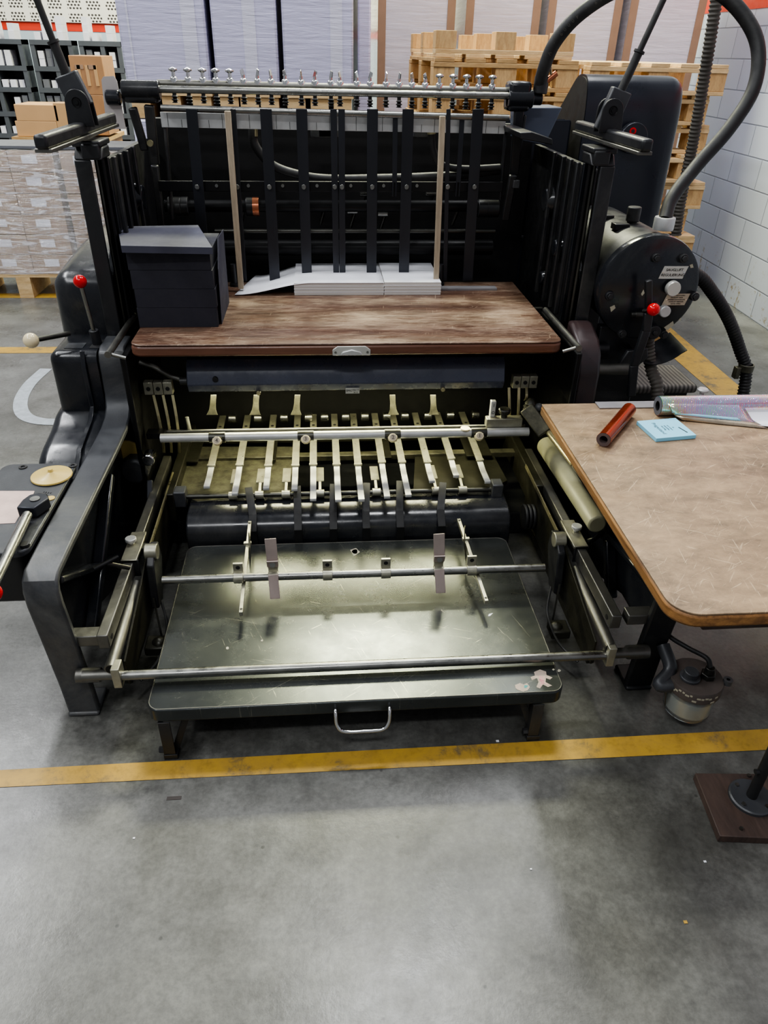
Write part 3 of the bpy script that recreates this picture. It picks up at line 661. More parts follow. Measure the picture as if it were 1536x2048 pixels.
# support rods beside the feed board
for q0, q1, s in (((268,640),(215,710),-1), ((1092,628),(1160,697),1)):
    a = at(*q0, 'z', .79); b = at(*q1, 'z', .79); xx = (a.x+b.x)/2+s*.004
    rd = pt('board_support_rod', MB().cyl((xx,a.y+.05,.79),(xx,b.y,.79),.0105), 'railsteel'); MB().cyl((xx,b.y+.012,.79),(xx-s*.05,b.y+.012,.775),.006).build('pin', 'steel', rd)
# ---------------- feeder: straps, bars, gauge
YS = 2.93
def stx(px, py, y=YS): return at(px, py, 'y', y)
g0, g1 = stx(322,216), stx(1018,236)
m = MB(); m.cyl((g0.x,YS,g0.z),(g1.x,YS,g1.z),.011); pt('gauge_bar', m, 'steel')
m = MB(); a = stx(322,238, YS+.03); b = stx(1010,252, YS+.03); m.bar((a.x,YS+.03,a.z-.002),(b.x,YS+.03,b.z-.002),.01,.048); gs = pt('gauge_strip', m, 'alu', .001)
for k in range(26):
    t = (k+.5)/26; x = a.x+(b.x-a.x)*t; z = a.z+(b.z-a.z)*t
    MB().box(x-.0006,x+.0006,YS+.0235,YS+.0247,z-.024,z+(.0 if k % 2 else .02)).build('graduation', 'ink', gs)
straps = [(373,393,399,419,520),(461,471,480,492,520),(521,542,539,557,525),(593,613,604,622,522),(661,673,666,678,520),(677,689,679,690,520),(735,755,734,752,520),(806,827,799,817,520),(893,901,887,897,520),(946,967,928,947,520)]
for (a0, a1, b0, b1, yb) in straps:
    A, B = stx((a0+a1)/2, 218, YS-.015), stx((b0+b1)/2, yb, YS+.03); zt = A.z+.0; w = (a1-a0)*.00195
    m = MB().bar((A.x,YS-.016,zt),(B.x,YS+.02,.815),w,.004,(0,1,0)); st = pt('sheet_strap', m, 'strap', .0008)
    sc = stx((a0+a1)/2*.55+(b0+b1)/2*.45, 373, YS); MB().cyl((sc.x,YS-.004,sc.z),(sc.x,YS-.014,sc.z),.0085,n=14).build('screw', 'steel', st, .001)
for px0, px1 in ((791,789),(925,916)):
    A, B = stx(px0, 232), stx(px1, 388); m = MB().bar((A.x,YS+.005,A.z),(B.x,YS+.01,B.z+.04),.018,.004,(0,1,0)); m.bar((B.x-.006,YS+.01,B.z+.045),(B.x-.006,YS+.01,B.z-.01),.004,.004); m.bar((B.x+.006,YS+.01,B.z+.045),(B.x+.006,YS+.01,B.z-.01),.004,.004); pt('forked_strap', m, 'strap', .0005)
a, b = stx(318,372,YS+.03), stx(1005,374,YS+.03); cb = pt('cross_rail', MB().bar((a.x,YS+.03,a.z),(b.x,YS+.03,b.z),.012,.036), 'dark', .002)
for px in (432,496,565,634,702,768,835,897): q = stx(px,373); MB().cyl((q.x,YS+.024,q.z),(q.x,YS+.016,q.z),.006,n=12).build('screw', 'steel', cb)
a, b = stx(330,412,3.05), stx(985,412,3.05); sh = pt('feed_shaft', MB().cyl((a.x,3.05,a.z),(b.x,3.05,b.z),.022), 'dark')
for px, w in ((350,.05),(370,.03),(505,.05),(965,.04),(985,.05)): q = stx(px,412,3.05); MB().cyl((q.x-w/2,3.05,a.z),(q.x+w/2,3.05,a.z),.034).build('collar', 'cast', sh, .003)
q = stx(512,412,3.05); MB().cyl((q.x-.012,3.05,a.z),(q.x+.012,3.05,a.z),.0345).build('copper_ring', 'copper', sh)
a, b = stx(430,462,3.0), stx(990,462,3.0); pt('thin_rod', MB().cyl((a.x,3.0,a.z),(b.x,3.0,b.z),.008), 'darksteel')
a, b = stx(330,480,3.1), stx(985,480,3.1); pt('lower_shaft', MB().cyl((a.x,3.1,a.z-.03),(b.x,3.1,b.z-.03),.03), 'dark')
# small link arms and rollers glimpsed in the dark behind the straps
for px, py in ((480,430),(640,428),(700,435),(725,400),(760,440),(855,400),(905,430)):
    q = stx(px,py,3.12); lk = pt('gripper_link', MB().bar((q.x,3.12,q.z-.04),(q.x+.02,3.1,q.z+.03),.014,.012), 'darksteel', .003); MB().cyl((q.x-.012,3.1,q.z+.03),(q.x+.03,3.1,q.z+.03),.014).build('roller', 'steel', lk, .002)
for px in (640,655,670,845): q = stx(px,265,3.05); pt('grey_bracket', MB().box(q.x-.035,q.x+.035,3.03,3.06,q.z-.016,q.z+.012), 'castgrey', .004)
m = MB().sweep(smooth([stx(*q, 3.02) for q in ((505,250),(510,290),(545,330),(600,350),(660,358),(760,357),(850,354),(920,350),(1000,340))]), .016); hs = pt('suction_hose', m, 'rubber')
MB().cyl(stx(508,240,3.02), stx(508,272,3.02), .014).build('hose_fitting', 'brass', hs)
m = MB().sweep(smooth([stx(*q, 3.0) for q in ((862,245),(866,300),(885,330),(930,338),(1000,335))]), .013); hs = pt('suction_hose', m, 'rubber'); MB().cyl(stx(862,242,3.0), stx(863,268,3.0), .016).build('hose_fitting', 'brass', hs)
# wooden uprights standing at the rear edge of the board
for px0, px1, pxb, pyb, lb in ((455,222,480,558,'l'),(885,232,874,548,'r')):
    A = at(px0, px1, 'y', 2.86); Bq = at(pxb, pyb, 'y', 2.84)
    tag(MB().bar((A.x,2.862,A.z),(Bq.x,2.85,.812),.021,.016,(0,1,0)).build('wooden_side_guide', 'stick', None, .002), 'pale wooden upright stick at the %s of the white paper' % ('left' if lb == 'l' else 'right'), 'wooden stick', 'wooden uprights behind the feed board')
# ---------------- suction bar with thumbscrews
YT = 2.97
a, b = at(312,177,'y',YT), at(1040,196,'y',YT); sb = pt('suction_bar', MB().cyl((a.x,YT,a.z-.002),(b.x,YT,b.z+.006),.0115), 'steel')
a2, b2 = at(315,167,'y',YT+.05), at(1040,186,'y',YT+.05); MB().cyl((a2.x,YT+.05,a2.z),(b2.x,YT+.05,b2.z+.004),.013).build('rear_tube', 'railsteel', sb)
ks = [349,378,407,433,461,488,516,543,571,603,630,662,680,714,740,772,798,824,850,878,905,932,957,983]
first_k = None
for i, px in enumerate(ks):
    py = 170+(px-349)*.0225; base = at(px, py, 'y', YT+.05)
    if first_k is None:
        first_k = MB().lathe([(0,-.004),(.0125,-.004),(.0125,.016),(.011,.018),(.0065,.02),(.006,.034),(.0145,.038),(.0155,.041),(.0145,.044),(.006,.048),(0,.049)], (0,0,0), n=20).build('thumbscrew', 'chrome', sb)
        first_k.parent = sb; wing = MB().bar((0,0,.03),(0,0,.048),.022,.005,(0,1,0)); 
        k2 = MB().lathe([(0,-.004),(.0125,-.004),(.0125,.016),(.011,.018),(.007,.02),(.006,.03),(0,.031)], (0,0,0), n=20)
        k2.add([(-.002,-.008,.028),(.002,-.008,.028),(.002,.008,.028),(-.002,.008,.028),(-.001,-.012,.045),(.001,-.012,.045),(.001,.0,.05),(-.001,.0,.05)], [(0,1,2,3),(4,7,6,5),(0,4,5,1),(1,5,6,2),(2,6,7,3),(3,7,4,0)])
        k2 = k2.build('thumbscrew', 'chrome', sb); sk = MB().lathe([(0,.012),(.007,.012),(.007,0),(.012,-.004),(.006,-.009),(.013,-.014),(.006,-.019),(.012,-.024),(0,-.025)], (0,0,0), n=16).build('sucker', 'rubber', sb); fu = {first_k.name: 0, k2.name: 0, sk.name: 0}
    def cp_(src, loc):
        if not fu[src.name]: fu[src.name] = 1; c = src
        else: c = src.copy(); C.objects.link(c)
        c.location = loc-press.location; return c
    # geometry was laid out about the bar's own origin: shift it
    cp_(first_k if (i < 5 or i > 18) else k2, base+Vector((0,0,.006))).rotation_euler = (0,0,random.uniform(-1,1) if 5 <= i <= 18 else random.random()*3)
    cp_(sk, at(px, 190+(px-349)*.0225, 'y', YT+.04))
for o_ in (first_k, k2, sk):   # undo the offset baked in by build()
    for v in o_.data.vertices: v.co = v.co+press.location
# pivot blocks and arms
for s, (bx0, bx1, py0, py1) in ((0,(250,313,163,205)),(1,(1012,1062,163,222))):
    p, q = at(bx0, py1, 'y', YT+.01), at(bx1, py0, 'y', YT+.01)
    pb = pt('pivot_block', MB().box(p.x, q.x, YT-.02, YT+.07, p.z, q.z), 'enamel', .012)
    MB().cyl((p.x-.0,YT,p.z+.04),(q.x+.01,YT,p.z+.04),.03).build('hub', 'enamel', pb, .003)
    if s == 0:
        MB().cyl((p.x-.06,YT,p.z+.015),(p.x-.01,YT,p.z+.015),.024).build('end_knob', 'enamel', pb, .006)
        arms = (((298,210),(310,330),.034),((310,330),(325,470),.026),((265,215),(290,300),.03),((330,240),(345,440),.012))
    else:
        MB().cyl((q.x-.01,YT,q.z-.055),(q.x+.045,YT,q.z-.055),.019).build('end_cap', 'enamel', pb, .004)
        arms = (((1038,220),(1028,350),.036),((1026,350),(1010,440),.03),((1012,250),(1000,400),.01),((1050,230),(1034,340),.01))
    for (u, v_, w) in arms:
        A, B = at(*u, 'y', YT-.0), at(*v_, 'y', YT+.03); pt('swing_arm', MB().bar(A, B, w, .022, (0,1,0)), 'cast', .005)
    if s == 0: A = at(301,286,'y',YT-.02); pt('bolt', MB().cyl(A, A+Vector((0,-.012,0)), .011, n=12), 'brass')
    else: A = at(1031,366,'y',YT); pt('grey_block', MB().box(A.x-.012,A.x+.012,YT-.02,YT+.01,A.z-.016,A.z+.012), 'castgrey', .002)
# metal leaf at the left, cover wedge and ledge at the right
A = at(205,158,'y',2.98); 
m = MB(); u = [at(*q,'y',2.98) for q in ((203,160),(207,153),(228,152),(234,162),(252,258),(214,258))]; m.prism([(q.x,q.z) for q in u], 'y', 2.978, 2.982); pt('sheet_metal_leaf', m, 'leaf')
m = MB(); u = [at(*q,'y',3.02) for q in ((1042,215),(1125,215),(1090,290),(1042,282))]; m.prism([(q.x,q.z) for q in u], 'y', 3.02, 3.2); pt('drum_cover_end', m, 'bluesheet', .004)
m = MB(); u = [at(*q,'y',2.7) for q in ((1040,265),(1065,264),(1105,278),(1105,290),(1042,278))]; m.prism([(q.x,q.z) for q in u], 'y', 2.7, 2.98); pt('ledge', m, 'cast', .003)
# big rear guard hood on the right
YH = 3.25
hx0, hx1 = at(1168,160,'y',YH).x, at(1378,170,'y',YH).x
th = at(1270,150,'y',YH).z
def rnd_ext(yz, xa, xb, r):
    m = MB(); n = len(yz); cy = sum(p[0] for p in yz)/n; cz = sum(p[1] for p in yz)/n
    seq = [(xa, 0), (xb-r, 0)]+[(xb-r+r*math.sin(t*PI/12), r*(1-math.cos(t*PI/12))) for t in range(1, 7)]; vs = []
    for x, d in seq:
        for y, z in yz: L = math.hypot(y-cy, z-cz); k = (L-d)/L; vs.append((x, cy+(y-cy)*k, cz+(z-cz)*k))
    k = len(seq); fs = [(i*n+q, i*n+(q+1) % n, (i+1)*n+(q+1) % n, (i+1)*n+q) for i in range(k-1) for q in range(n)]+[tuple(range((k-1)*n, k*n)), tuple(range(n-1, -1, -1))]
    return m.add(vs, fs)
hx0 = 1.082
hpz = fil([(3.25,.72),(3.90,.72),(3.88,1.22),(3.40,th+.0),(3.27,th-.005),(3.24,th-.10)], .055)
hood = pt('guard_hood', rnd_ext(hpz, hx0, hx1, .055), 'hood', 0)
MB().prism([(y+(3.5-y)*.02, z+(1.1-z)*.02) for y, z in hpz], 'x', hx0-.003, hx0-.0005).build('open_side', 'void', hood)
pz_b = at(1335,430,'y',YH).z
pt('rear_body', MB().prism([(hx0-.25,.0),(hx1-.16,.0),(hx1-.12,pz_b-.15),(hx1-.06,.93),(hx0-.25,.93)], 'y', YH+.0, YH+.6), 'hood', .01)
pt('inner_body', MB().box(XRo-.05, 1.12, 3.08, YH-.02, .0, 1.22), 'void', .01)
A = at(1268,277,'y',YH-.05); rs = pt('reel_disc', MB().cyl(A, A+Vector((0,.03,0)), .058, n=32), 'strap', .003); MB().cyl(at(1266,262,'y',YH-.055), at(1266,262,'y',YH-.045), .013).build('red_bushing', 'red', rs, label='red ring'); MB().cyl(at(1266,262,'y',YH-.0565), at(1266,262,'y',YH-.05), .007).build('bore', 'ink', rs)
m = MB().sweep(smooth([at(*q,'y',YH-.06) for q in ((1230,285),(1215,305),(1195,325))]), .009); pt('conduit_bow', m, 'rubber')
# ---------------- red brown curved casting and shafts right of the board
u = [(2.30,.52),(2.30,.66),(2.32,.73),(2.36,.77),(2.45,.80),(2.49,.80),(2.49,.52)]
pt('curved_casting', MB().prism(u, 'x', XR+.002, XRo+.004), mat('rust_worn_enamel', (62,48,48), .35, 0, .4, col2=(40,40,44), vs=7), .012)
A = at(1165,735,'y',2.42); B = at(1262,735,'y',2.42); pt('cross_shaft', MB().cyl((XRo,2.40,A.z),(B.x,2.40,A.z),.021), 'railsteel', .002)
A = at(1165,697,'y',2.46); B = at(1197,697,'y',2.46); s_ = pt('short_shaft', MB().cyl((XRo,2.46,A.z),(B.x,2.46,A.z),.011), 'cast'); MB().cyl((B.x-.005,2.46,A.z),(B.x+.035,2.46,A.z),.021).build('cap', 'cast', s_, .003)
# bent lever with red ball
cc = [at(*q,'y',2.33) for q in ((1297,560),(1297,625),(1292,660),(1268,730),(1262,790))]
m = MB(); 
for i in range(4): m.bar(cc[i], cc[i+1]+(cc[i+1]-cc[i]).normalized()*.004, .03 if i else .022, .02, (0,1,0))
lv = pt('control_lever', m, 'cast', .004); q = at(1307,619,'y',2.29); MB().cyl(q+Vector((-.01,.05,-.02)), q, .006).build('stem', 'steel', lv); MB().sphere(q, .021).build('ball_knob', 'red', lv, label='red ball knob')
# catch tray
A, B = at(1262,695,'y',2.45), at(1368,693,'y',2.45)
tp = [(A.x+(B.x-A.x)*t, A.z-.06*math.sin(PI*min(1, t*1.05))**.7*(1-.25*t)) for t in [i/12 for i in range(13)]]
m = MB(); vs = [(x,2.42,z) for x, z in tp]+[(x,2.58,z+.012) for x, z in tp]; m.add(vs+[(x,y,z-.003) for x, y, z in vs], [(i,i+1,14+i,13+i) for i in range(12)]+[(26+i,26+13+i,26+14+i,26+i+1) for i in range(12)]+[(i,26+i,27+i,i+1) for i in range(12)]+[(13+i,14+i,40+i,39+i) for i in range(12)]); pt('catch_tray', m, 'strap')
m = MB().prism([(A.x-.03,A.z+.005),(A.x+.04,A.z+.015),(A.x+.05,A.z-.02),(A.x+.0,A.z-.075),(A.x-.06,A.z-.06)], 'y', 2.40, 2.42); pt('tray_bracket', m, 'cast', .004)

# ================================================================== delivery
# lamp box
YX = 2.33
lz1, lz0 = .712, .606; lx0, lx1 = at(374,760,'y',YX).x, at(1008,760,'y',YX).x
m = MB().prism([(YX,lz0),(YX-.012,lz0+.03),(YX+.006,lz1-.022),(YX+.03,lz1),(YX+.14,lz1),(YX+.14,lz0)], 'x', lx0, lx1); lb = pt('lamp_box', m, 'lampbox', .003)
m = MB().box(lx0+.03,lx1-.03,YX+.02,YX+.12,lz0-.004,lz0-.0005).build('diffuser', 'cream', lb)
q = at(705,780,'y',YX-.006); MB().box(q.x-.024,q.x+.024,YX-.011,YX-.0075,q.z-.011,q.z+.009).build('label_plate', 'label', lb)
text('SMC', .0105, (q.x-.012,YX-.0125,q.z+.0), (1,0,0), (0,0,1), 'ink', lb); text('No.13', .009, (q.x+.011,YX-.0125,q.z+.003), (1,0,0), (0,0,1), 'ink', lb); text('38 W', .007, (q.x+.011,YX-.0125,q.z-.0065), (1,0,0), (0,0,1), 'ink', lb)
for px, py in ((431,757),): q = at(px,py,'y',YX); MB().cyl((q.x,YX+.006,q.z),(q.x,YX-.012,q.z),.0095).build('knob', 'ink', lb, .001)
for px, py in ((517,786),(886,779)): q = at(px,py,'y',YX-.01); MB().cyl((q.x,YX,q.z),(q.x,YX-.014,q.z),.0075,n=14).build('lug_screw', 'brass', lb, .001)
a = at(310,735,'y',YX+.05); b = at(372,762,'y',YX+.02); m = MB().sweep(smooth([a+Vector((-.05,0,.02)), a, (a+b)/2+Vector((0,0,-.006)), b]), .009, 12); cd = pt('lamp_conduit', m, 'railsteel'); MB().cyl(b+Vector((-.02,0,0)), b+Vector((.004,0,0)), .013).build('gland', 'cast', cd)
# spring strips either side
for (blk, strips) in (((291,327,765,790),((307,790,328,905),(326,790,343,905),(345,790,358,905))), ((1026,1077,753,777),((1018,775,1018,870),(1038,775,1032,870),(1053,775,1050,800)))):
    x0_, x1_, y0_, y1_ = blk; p, q = at(x0_-2,y1_,'y',2.36), at(x1_+16 if x0_ < 500 else x1_,y0_,'y',2.36); w = (q.x-p.x)/3
    for k in range(3):
        bl = pt('spring_block', MB().box(p.x+w*k+.001,p.x+w*(k+1)-.001,2.36,2.39,p.z,q.z), 'fing', .001); MB().cyl((p.x+w*(k+.5),2.3595,(p.z+q.z)/2),(p.x+w*(k+.5),2.357,(p.z+q.z)/2),.007,n=14).build('hole', 'ink', bl)
    for (ax_, ay_, bx_, by_) in strips:
        A, B = at(ax_,ay_,'y',2.36), at(bx_,by_,'y',2.36); pts = [A+(B-A)*t+Vector((.012*math.sin(PI*t)*(1 if x0_ < 500 else -.4),-.03*math.sin(PI*t),0)) for t in [i/10 for i in range(11)]]
        m = MB()
        for i in range(10): m.bar(pts[i], pts[i+1], .009, .002, (0,1,0))
        pt('spring_strip', m, 'brass')
# bottom plates
zp = .27
def Z(px, py, z): return at(px, py, 'z', z)
pA = [Z(*q, zp) for q in ((378,893),(592,893),(592,985),(395,1003),(350,985))]; pt('delivery_plate', MB().prism([(q.x,q.y) for q in pA], 'z', zp-.02, zp), 'olive', .002)
pB = [Z(*q, zp) for q in ((830,912),(985,905),(1015,960),(985,975),(826,985))]; pt('delivery_plate', MB().prism([(q.x,q.y) for q in pB], 'z', zp-.02, zp), 'olivedk', .002)
a, b = Z(365,940,zp), Z(1010,928,zp)
for py, th_, mt_ in ((838,.05,'dark'),(868,.05,'olivedk'),(908,.028,'olive')):
    u = Z(690, py, zp+.01); pt('cross_slat', MB().box(XL+.13, XR-.13, u.y-th_*.6, u.y+th_*.6, zp-.01, zp+.012), mt_, .002)
for px, wd in ((405,.03),(930,.05),(550,.02),(760,.02)):
    u = Z(px, 850, zp); pt('bearer', MB().box(u.x-wd, u.x+wd, 2.42, 2.68, zp+.012, zp+.02), 'olivedk', .001)
pt('side_channel', MB().box(XL+.1,XL+.135,2.15,2.7,.2,.31), 'olivedk', .004); pt('side_channel', MB().box(XR-.135,XR-.1,2.15,2.7,.2,.31), 'olivedk', .004)
# delivery fingers
ZF = .335
fings = [(456,805,422,932,414,976,.9),(492,805,478,931,471,990,1),(544,805,536,932,533,979,1),(592,805,590,932,590,981,1),(621,805,626,930,627,1001,1),(664,805,673,930,677,1003,1),(705,803,716,930,723,1002,1),(749,803,764,925,774,996,1),(775,803,804,925,817,993,1),(824,803,853,925,866,965,1),(866,803,900,918,915,954,1),(917,806,958,921,977,966,1)]
for (ax_, ay_, mx, my, tx, ty, _) in fings:
    T = Z(tx,ty,ZF-.012); Mi = Z(mx,my,ZF); A = Z(ax_,ay_,ZF+.008); A = Vector((A.x, min(A.y, 2.70), A.z)); Mi.x = (Mi.x+T.x+0*A.x)/2; T.x = Mi.x; A.x = Mi.x
    m = MB().bar(A, Mi, .026, .007); fg = pt('delivery_finger', m, 'fing', .001)
    pts = [Mi+Vector((0,.006,-.0035)), Mi+Vector((0,-.02,-.006)), Mi+(T-Mi)*.45+Vector((0,0,-.004)), T+Vector((0,0,.006)), T]
    m = MB()
    for i in range(4): m.bar(pts[i], pts[i+1]+(pts[i+1]-pts[i]).normalized()*.002, .021, .005)
    m.build('finger_tip', 'alu', fg, .001); MB().box(Mi.x-.0145,Mi.x+.0145,Mi.y-.004,Mi.y+.006,Mi.z-.002,Mi.z+.0055).build('tip_clamp', 'fing', fg, .001)
    h = Vector((A.x, 2.60 if A.y > 2.62 else A.y-.05, 0)); zz = Mi.z+(A.z-Mi.z)*((h.y-Mi.y)/(A.y-Mi.y))+.0036; MB().cyl((h.x,h.y,zz-.002),(h.x,h.y,zz+.0008),.006,n=12).build('hole', 'ink', fg)
    rl = MB().cyl((A.x+.03,2.64,.36),(A.x+.06,2.64,.36),.018); pt('pinch_roller', rl, 'steel', .002)
# flared tongues hanging from the lamp box
for px in (424,510,592,787,868):
    A, B = at(px+(3 if px < 600 else -2),790,'y',2.42), at(px,830,'y',2.40); m = MB(); ws = (.013,.013,.016,.026)
    for i in range(4): pass
    P_ = [A, A+(B-A)*.45, A+(B-A)*.75, B]; vs = []
    for p_, w in zip(P_, ws): vs += [p_+Vector((-w/1.3,0,0)), p_+Vector((w/1.3,0,0)), p_+Vector((w/1.3,.003,0)), p_+Vector((-w/1.3,.003,0))]
    m.add(vs, [(4*i+j, 4*i+(j+1) % 4, 4*i+4+(j+1) % 4, 4*i+4+j) for i in range(3) for j in range(4)]+[(3,2,1,0),(12,13,14,15)]); pt('sheet_tongue', m, 'olive', .0005)
# roller bar with numbered nozzles
zr_ = .462; A, B = Z(320,880,zr_), Z(1055,860,zr_); yb = (A.y+B.y)/2
rb = pt('air_bar', MB().cyl((A.x,yb,zr_),(B.x,yb,zr_),.0155), 'alu'); 
MB().bar((A.x-.0,yb+.05,zr_+.0),(B.x,yb+.05,zr_+.0),.012,.01).build('rear_rod', 'railsteel', rb, .002)
MB().bar((A.x-.05,yb+.03,zr_+.002),(A.x+.01,yb+.03,zr_+.002),.04,.02).build('end_spring', 'dark', rb)
for px, s_ in ((433,'4'),(611,'3'),(786,'2'),(960,'1')):
    q = at(px, 872-(px-433)*.03, 'y', yb-.015); x = q.x+.0
    cl = MB().cyl((x-.028,yb,zr_),(x+.028,yb,zr_),.0185).build('sleeve', 'darksteel', rb, .001)
    d = (Vector((0,0,H))-Vector((x,yb,zr_))).normalized(); d = Vector((d.x*.35,-.72,.42)).normalized(); p0 = Vector((x,yb,zr_))+Vector((0,-.006,-.012)); 
    MB().cyl(p0, p0+d*.026, .013, n=8).cyl(p0+d*.008, p0+d*.018, .0175, n=10).cyl(p0+d*.02, p0+d*.036, .0145, .0135, n=20).build('nozzle', 'cream', rb, .0008)
    MB().cyl(p0+d*.0355, p0+d*.0372, .0098, n=20).build('nozzle_face', 'labeltan', rb)
    r_ = Vector((1,0,0)); u_ = d.cross(r_)*-1; u_ = r_.cross(d)*-1 if (r_.cross(d)).z < 0 else r_.cross(d); r_ = u_.cross(d)*-1 if (u_.cross(d)).x < 0 else u_.cross(d)
    text(s_, .018, p0+d*.0378, r_, u_, 'ink', rb, 'number')
# end of bar: bracket, graduated I/O tab, knobs
q = at(990,822,'y',yb+.03); tb = pt('bar_bracket', MB().box(q.x-.03,q.x+.1,yb+.012,yb+.045,zr_+.012,zr_+.045), 'fing', .002)
MB().box(q.x-.016,q.x+.002,yb+.03,yb+.05,zr_+.045,zr_+.105).build('scale_tab', 'alu', tb, .002); text('I', .018, (q.x-.006,yb+.0295,zr_+.09), (1,0,0), (0,0,1), 'ink', tb); text('O', .016, (q.x-.006,yb+.0295,zr_+.062), (1,0,0), (0,0,1), 'ink', tb)
MB().lathe([(0,0),(.012,0),(.012,.018),(.021,.02),(.022,.032),(.018,.036),(0,.036)], (q.x+.034,yb+.03,zr_+.042)).build('adjusting_knob', 'darksteel', tb, .001)
MB().lathe([(0,0),(.016,0),(.017,.005),(0,.006)], (at(931,848,'y',yb).x,yb-.004,zr_+.016)).build('thumb_disc', 'cream', tb)
MB().cyl((at(375,828,'y',yb+.06).x,yb+.06,zr_),(at(375,828,'y',yb+.06).x-.004,yb+.06,zr_+.05),.0065).build('locating_pin', 'fing', rb, .001)
# linkage at the right end
q = at(1072,838,'y',yb-.02); lk = pt('swivel_block', MB().bar(q+Vector((-.03,.03,.03)), q+Vector((.03,-.03,-.04)), .045, .05, (1,0,1)), 'olive', .004)
MB().sphere(at(1078,815,'y',yb+.0), .016).build('ball', 'castgrey', lk); MB().lathe([(.02,0),(.026,.006),(.02,.012),(.026,.018),(.02,.024),(.022,.03),(.012,.045),(0,.05)], at(1060,822,'y',yb+.02)).build('spring_cup', 'olivedk', lk)
A, B = at(1083,860,'x',.775), at(1185,1000,'x',.80)
r0_ = Vector((.775, yb-.03, .49)); tt = at(1148,930,'x',.80)
pt('tie_rod', MB().cyl(r0_, tt, .011), 'brass'); pt('tie_rod_fork', MB().bar(tt, tt+(tt-r0_).normalized()*.07, .018, .014), 'fing', .002)
pt('pale_roller', MB().cyl(at(1092,890,'x',.83), at(1195,1050,'x',.84), .036, .03), mat('pale_green_tube', (158,156,128), .45, .1, .25), .006)
# dark casting right of the rails
pt('delivery_cover', MB().prism([(2.038,.16),(2.038,.22),(2.055,.25),(2.09,.265),(2.2,.27),(2.2,.05),(2.038,.05)], 'x', -.475, .635), 'enamel', .006)
# black tabs rising from the cover
for px0, py0, px1, py1 in ((497,975,505,1058),(594,972,596,1058),(667,968,667,1056),(733,966,733,1055),(800,962,801,1052),(886,965,884,1048)):
    A, B = Z(px0,py0,.315), at(px1,py1,'y',2.025); tb = pt('stripper_tab', MB().bar((B.x,2.024,.16),(B.x,2.024,.235),.026,.004,(0,1,0)).bar((B.x,2.024,.232),(B.x,2.07,.272),.026,.004).bar((B.x,2.068,.270),(A.x,max(2.1,A.y),.315),.026,.004), 'void', .0005)
    MB().box(B.x-.017,B.x+.017,2.02,2.0285,.133,.165).build('tab_foot', 'enamel', tb, .002); MB().cyl((B.x,2.0205,.149),(B.x,2.016,.149),.006,n=12).build('bolt', 'darksteel', tb)
# collar rod with rubber-tipped stems
A, B = Z(362,1000,.275), Z(992,984,.275); yr = (A.y+B.y)/2; cr = pt('collar_rod', MB().cyl((A.x,yr,.287),(B.x,yr,.287),.0085), 'darksteel')
for px, py, w in ((466,992,1),(519,990,1),(572,988,1),(640,985,1),(753,985,1),(872,982,1),(925,980,1)):
    q = Z(px,py,.287); 
    if q.x < A.x or q.x > B.x: continue
    MB().cyl((q.x-.015,yr,.287),(q.x+.015,yr,.287),.0145).build('collar', 'fing', cr, .001); MB().bar((q.x,yr,.29),(q.x,yr+.07,.30),.009,.006).build('stem', 'fing', cr); MB().box(q.x-.015,q.x+.015,yr+.06,yr+.16,.299,.303).build('blade', 'fing', cr, .001)
for xx in (A.x, B.x): MB().box(xx-.02,xx+.02,yr-.02,yr+.03,.255,.315).build('rod_bearing', 'castgrey', cr, .004)
